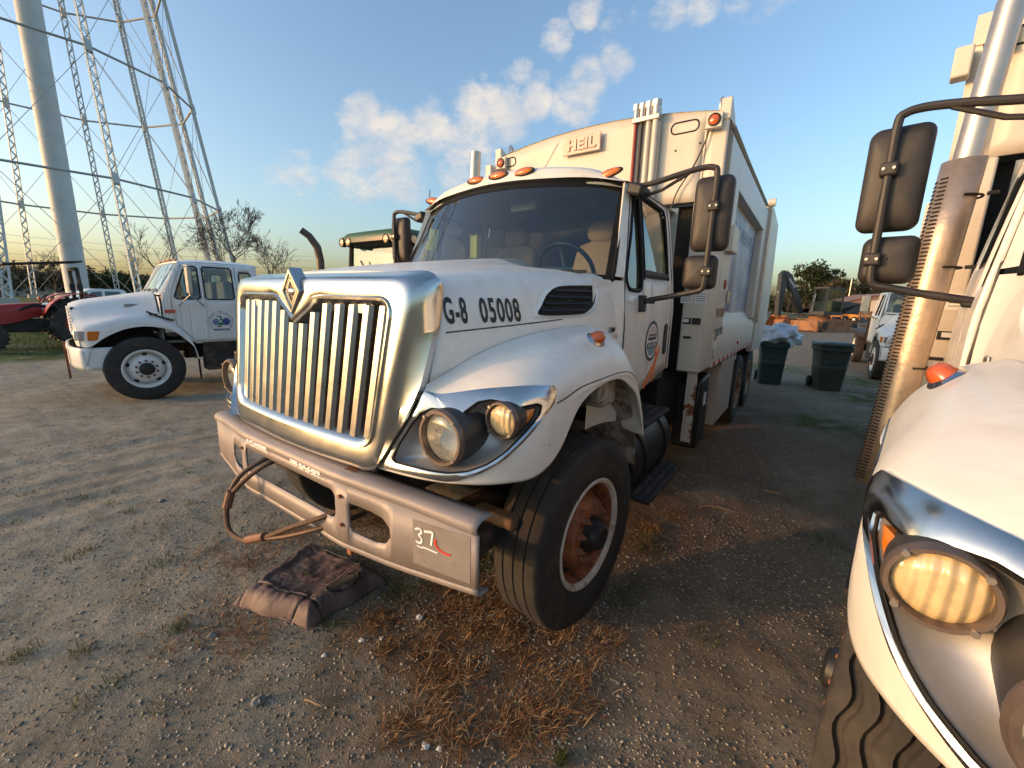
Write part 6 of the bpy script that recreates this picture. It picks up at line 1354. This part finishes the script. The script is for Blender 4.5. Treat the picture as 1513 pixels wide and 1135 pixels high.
# ------------------------------------------------------------------ wheeled bins
M['bingreen'] = mat('bin_plastic', (.030,.042,.033), .55, var=.12, vs=6, dirt=(.09,.085,.07), damt=.28, ds=5, dsharp=.4); M['binblue'] = mat('bin_plastic_teal', (.010,.038,.038), .5, var=.12, vs=6); M['lidg'] = mat('bin_lid', (.050,.068,.060), .5, var=.1, vs=5, dirt=(.12,.12,.10), damt=.3, ds=6, dsharp=.4)
def bin_(bodym, lidm, lid=True):
    root = empty('wheeled_bin'); rows = []
    for w, d, z in ((.44,.50,.0),(.455,.515,.06),(.50,.58,.46),(.515,.60,.50),(.50,.585,.52),(.545,.665,.86),(.60,.72,.88),(.60,.72,.96),(.565,.69,.97),(.565,.69,1.0)):
        rows.append([(a,b,z) for a,b in rrect(-w/2,w/2,-d/2,d/2,.06,4)])
    b = MB().grid(np.transpose(np.array(rows),(1,0,2)),True); b.add([rows[0][i] for i in range(len(rows[0]))],[tuple(range(len(rows[0])))]); bo = b.build('bin_body', bodym, root, 35)
    MB().bb(-.10,.10,-.335,-.30,.60,.64).build('grab_bar', bodym, bo, bevel=.008)
    for s in (1,-1):
        T = Matrix.Translation((s*.26,.27,.125)) @ Matrix.Rotation(PI/2,4,'Y'); MB().lathe([(.0,-.025),(.10,-.025),(.125,-.02),(.125,.02),(.10,.025),(0,.025)], T, 20).build('wheel', M['rubber'], root)
    MB().cyl((-.26,.27,.125),(.26,.27,.125),.012,n=8).build('axle', M['steel'], root); MB().tube([(-.22,.36,.93),(-.22,.42,.95),(.22,.42,.95),(.22,.36,.93)], .015, 8).build('handle', bodym, root)
    if lid:
        rows = []
        for k, z in ((1.0,.985),(1.03,.99),(1.03,1.02),(.97,1.045),(.6,1.065),(.02,1.07)): rows.append([(a*k,b*k,z-.012*b) for a,b in rrect(-.31,.31,-.37,.37,.07,4)])
        MB().grid(np.transpose(np.array(rows),(1,0,2)),True).build('lid', lidm, root, 40); MB().bb(-.06,.06,-.40,-.37,.985,1.03).build('lid_tab', lidm, root, bevel=.006)
    return root
b1 = bin_(M['bingreen'], M['lidg']); b1.location = (2.46,9.62,0); b1.rotation_euler = (0,0,.28); tag(b1, 'dark green wheeled bin with closed lid standing alone on the dirt', 'bin', 'wheeled refuse bins')
b2 = bin_(M['binblue'], M['lidg'], False); b2.location = (1.36,9.55,0); b2.rotation_euler = (0,0,.15); tag(b2, 'teal wheeled bin overflowing behind the tailgate', 'bin', 'wheeled refuse bins')
M['plastic'] = mat('plastic_bag', (.50,.56,.62), .28, var=.2, vs=7, bump=.5, bs=14, coat=.3)
bg_ = MB(); P = []
for i in range(40):
    a = 2*PI*i/40; row = []
    for j in range(21):
        p = PI*j/20; d = (math.cos(a)*math.sin(p), math.sin(a)*math.sin(p), math.cos(p)); r = 1+.16*math.sin(3*a+4*p)+.10*math.sin(7*a-5*p)+.07*math.sin(13*p+5*a)
        row.append((.40*d[0]*r+.04, .36*d[1]*r, .25*d[2]*r))
    P.append(row)
bag = bg_.grid(P,True).build('trash_bag', M['plastic'], None, 60); bag.location = (1.42,9.5,1.12); tag(bag, 'clear plastic trash bag bulging out of the teal bin', 'bag')

# ------------------------------------------------------------------ buildings, pole
M['siding'] = mat('pale_siding', (.50,.50,.48), .7, var=.05); M['roofgrey'] = mat('metal_roof', (.36,.38,.38), .5, var=.1); M['roofbrown'] = mat('brown_roof', (.26,.15,.10), .7)
def shed(name, w, d, h, rise, label, loc, rz, wm, rm):
    root = empty(name, loc, rz); MB().prism([(-w/2,0),(w/2,0),(w/2,h),(0,h+rise),(-w/2,h)],-d/2,d/2,lambda a,b,q:(a,q,b)).build('wall', wm, root, 0)
    for s in (1,-1): MB().add([(s*(w/2+.3),-d/2-.3,h-.25*rise/(w/2)*.5),(0,-d/2-.3,h+rise+.06),(0,d/2+.3,h+rise+.06),(s*(w/2+.3),d/2+.3,h-.25*rise/(w/2)*.5)],[(0,1,2,3)]).build('roof', rm, root, 0, solid=.1)
    for k in range(3):
        x = -w*.3+k*w*.3; MB().bb(x-.5,x+.5,-d/2-.03,-d/2+.05,1.0,2.1).build('window', M['darkglass'], root); MB().bb(x-.58,x+.58,-d/2-.05,-d/2-.01,.92,1.0).build('window_sill', wm, root)
    MB().bb(w*.4-.5,w*.4+.45,-d/2-.03,-d/2+.05,0,2.05).build('door', M['roofbrown'], root); return tag(root, label, 'building')
shed('metal_shed', 9, 10, 2.8, 1.6, 'pale gabled shed behind the white pickup', polar(173.0,118), 1.35, M['siding'], M['roofgrey'])
shed('warehouse', 24, 16, 5.2, 1.6, 'cream warehouse behind the far white truck', polar(70,75), .0, M['creamwall'] if 'creamwall' in M else M['siding'], M['siding'])
shed('brick_shed', 10, 8, 2.8, 1.5, 'low brown roofed shed behind the orange loaders', polar(85.6,92), .3, M['roofbrown'], M['roofbrown'])
def pole(loc, h, label, arm=True):
    root = empty('utility_pole' if not arm else 'lamp_post', loc); MB().cyl((0,0,0),(0,0,h),.11,.08,8).build('post', M['bark'] if not arm else M['steel'], root)
    if arm: MB().tube([(0,0,h-.1),(-.5,0,h+.15),(-1.1,0,h+.2)], .05, 6).build('arm', M['steel'], root); MB().box((-1.3,0,h+.18),(.6,.25,.14)).build('lamp_head', M['steel'], root, bevel=.03)
    else: MB().box((0,0,h-.6),(2.2,.12,.14)).build('crossarm', M['bark'], root)
    return tag(root, label, 'pole')
pole(polar(87.0,96), 7.0, 'street lamp post between trees and orange machines'); pole(polar(93.0,90), 8.0, 'wooden utility pole left of the excavator', False)
M['wire'] = mat('power_wire', (.05,.05,.05), .6)
for k, z in enumerate((6.2,7.1,8.6,9.6)):
    a, b = Vector(polar(188,92,z)), Vector(polar(150,108,z+.6)); MB().tube([a+(b-a)*t+Vector((0,0,-1.3*4*t*(1-t))) for t in np.linspace(0,1,14)], .022, 4).build('power_line', M['wire'], None); tag(bpy.context.scene.collection.objects[-1], ['lowest','second lowest','second highest','highest'][k]+' power line strung behind the water tower', 'wire', 'power lines')
# ------------------------------------------------------------------ discarded seat cushion
M['vinyl'] = mat('brown_cloth', (.135,.082,.070), .6, var=.2, vs=4, bump=.12, bs=14, dirt=(.085,.066,.048), damt=.38, ds=4, dsharp=.5); M['piping'] = mat('seat_piping', (.015,.013,.012), .6); M['stain'] = mat('grimy_cloth', (.085,.070,.045), .6, var=.3, vs=6, bump=.3, bs=10)
def cushion():
    root = empty('seat_cushion'); cL, cB, cR, cT = Vector((-.50,-1.17,0)), Vector((.00,-1.00,0)), Vector((.03,-.50,0)), Vector((-.72,-.60,0))
    def pt(u, v): return cL*(1-u)*(1-v)+cB*u*(1-v)+cR*u*v+cT*(1-u)*v
    def hz(u, v):
        e = min(u,1-u,v,1-v); z = .092*(1-(1-min(1,max(0,e)/.16))**2.4)
        sm = lambda t: 0 if t < 0 else (1 if t > 1 else t*t*(3-2*t))
        rec = sm((u-.09)/.10)*sm((.78-u)/.06)*sm((v-.20)/.10)*sm((.95-v)/.12); z -= .026*rec
        z -= .020*math.exp(-((u-.765)/.012)**2)+.016*math.exp(-((v-.195)/.012)**2)+.012*math.exp(-((u-.07)/.012)**2)
        f = sm(e/.08); A_ = np.asarray
        z += f*(.011*float(vnoise(A_(u*9+3*v),A_(v*5.),31)) + .006*float(vnoise(A_(u*20-5*v),A_(v*9+4*u),32)) + .008*abs(float(vnoise(A_(u*14+9*v),A_(v*17-6*u),33))) + .002*float(vnoise(A_(u*44.),A_(v*40.),34)))
        # puckers that run in from the far edge
        z += .007*f*(v>.55)*sm((v-.55)/.3)*math.sin(30*u+3*math.sin(5*v))*(.4+.6*math.sin(7*u)**2); return max(.002, z)
    n = 96; P = []
    for i in range(n+1):
        r = []
        for j in range(n+1):
            u, v = i/n, j/n; p = pt(u,v); r.append((p.x+.008*math.sin(14*v), p.y+.008*math.sin(11*u), hz(u,v)))
        P.append(r)
    cu = MB().grid(P).build('cushion', M['vinyl'], root, 80)
    def line(uvs, nm, m, r, off=.004): MB().tube([(pt(u,v).x,pt(u,v).y,hz(u,v)+off) for u,v in uvs], r, 6).build(nm, m, cu)
    line([(.765,v) for v in np.linspace(.03,.97,40)],'piping',M['piping'],.006,-.002); line([(.07,v) for v in np.linspace(.18,.95,30)],'piping',M['piping'],.006); line([(u,.20) for u in np.linspace(.07,.97,40)],'piping',M['piping'],.006); line([(u,.93) for u in np.linspace(.07,.76,30)],'piping',M['piping'],.006)
    line([(.86+.075*math.cos(a),.55+.19*math.sin(a)) for a in np.linspace(-2.2,2.4,24)],'piping',M['piping'],.005)
    line([(u,.018) for u in np.linspace(.03,.97,30)],'piping',M['vinyl'],.007,-.02)
    MB().grid([[(pt(u,v).x,pt(u,v).y,hz(u,v)+.005) for v in np.linspace(.50,.56,4)] for u in np.linspace(.28,.52,16)]).build('strap', M['stain'], cu, 50)
    MB().grid([[(pt(.86+r*.06*math.cos(a),.55+r*.16*math.sin(a)).x,pt(.86+r*.06*math.cos(a),.55+r*.16*math.sin(a)).y,hz(.86+r*.06*math.cos(a),.55+r*.16*math.sin(a))+.003) for r in (0,.35,.7,1)] for a in np.linspace(0,2*PI,30)]).build('pocket', M['stain'], cu, 50)
    return tag(root, 'crumpled brown seat cushion lying on the ground under the bumper', 'seat')
cushion()
# ------------------------------------------------------------------ litter and stones
M['paper'] = mat('crumpled_paper', (.66,.64,.60), .8, var=.1, vs=20); M['stone'] = mat('grey_stone', (.20,.20,.19), .85, var=.3, vs=14, bump=.4, bs=30); M['leaf'] = mat('dead_leaf', (.30,.18,.09), .8, var=.3, vs=20); M['stick'] = mat('dry_stick', (.26,.17,.10), .85)
def lump(name, x, y, r, m, seed, label, cat, flat=.6, group=None):
    q = np.random.default_rng(seed); P = []; ph = q.uniform(0,6,6)
    for i in range(12):
        a = 2*PI*i/12; P.append([(r*math.sin(PI*j/7)*math.cos(a)*(1+.28*math.sin(3*a+ph[0]+j)+.15*math.sin(5*a+ph[1])), r*math.sin(PI*j/7)*math.sin(a)*(1+.25*math.cos(2*a+ph[2]+j)), r*flat*math.cos(PI*j/7)*(1+.2*math.sin(4*a+ph[3]))) for j in range(8)])
    o = MB().grid(P,True).build(name, m, None, 25); o.location = (x,y,float(ground_z(x,y))+r*flat*.55); o.rotation_euler = (0,0,q.uniform(0,6)); return tag(o, label, cat, group)
for k, (x,y,r,lb) in enumerate(((.41,-.58,.022,'largest white paper scrap on the dead grass below the bumper'),(.29,-.87,.016,'white paper scrap right of the seat cushion'),(.22,-1.04,.012,'small white paper scrap nearest the cushion front corner'),(.95,-1.04,.017,'white paper scrap at the bottom of the picture'),(1.0,-1.01,.014,'white round scrap beside the bottom paper scrap'),(.36,-.80,.012,'small white flake on the dead grass'),(.13,.14,.016,'white scrap lying in the shade under the bumper'))):
    lump('paper_scrap', x, y, r, M['paper'], 100+k, lb, 'litter', .45, 'white paper litter')
for k, (x,y,r,lb) in enumerate(((.22,-1.35,.026,'blue grey stone in the bottom gravel'),(-.36,-1.32,.020,'dark stone left of the seat cushion'),(.70,-.93,.012,'small grey stone on bare dirt'),(-2.3,-1.0,.022,'pale stone left of the tow cable'))):
    lump('stone', x, y, r, M['stone'], 200+k, lb, 'stone', .6, 'loose stones')
cap = MB().lathe([(.0,.010),(.013,.010),(.015,.008),(.015,0)], None, 16).build('bottle_cap', M['steel']); cap.location = (1.32,-.61,float(ground_z(1.32,-.61))); tag(cap, 'small grey bottle cap on the dirt right of the dead grass', 'litter')
for k, (x,y,a,L_,lb) in enumerate(((1.55,1.9,.5,.34,'pale stick on the dirt right of the lower step'),(1.75,3.4,1.9,.30,'thin stick on the shaded dirt beside the rear wheels'),(.45,-1.18,.9,.16,'curled dry stick in the gravel at the bottom'),(1.95,2.6,.2,.22,'short twig on the shaded dirt between the trucks'))):
    z = float(ground_z(x,y)); o = MB().tube([(L_*(t-.5), .03*math.sin(5*t+k), .012+.008*math.sin(4*t)) for t in np.linspace(0,1,8)], [.006,.006,.005,.005,.004,.004,.003,.002], 6).build('stick', M['stick']); o.location = (x,y,z); o.rotation_euler = (0,0,a); tag(o, lb, 'stick', 'fallen sticks')
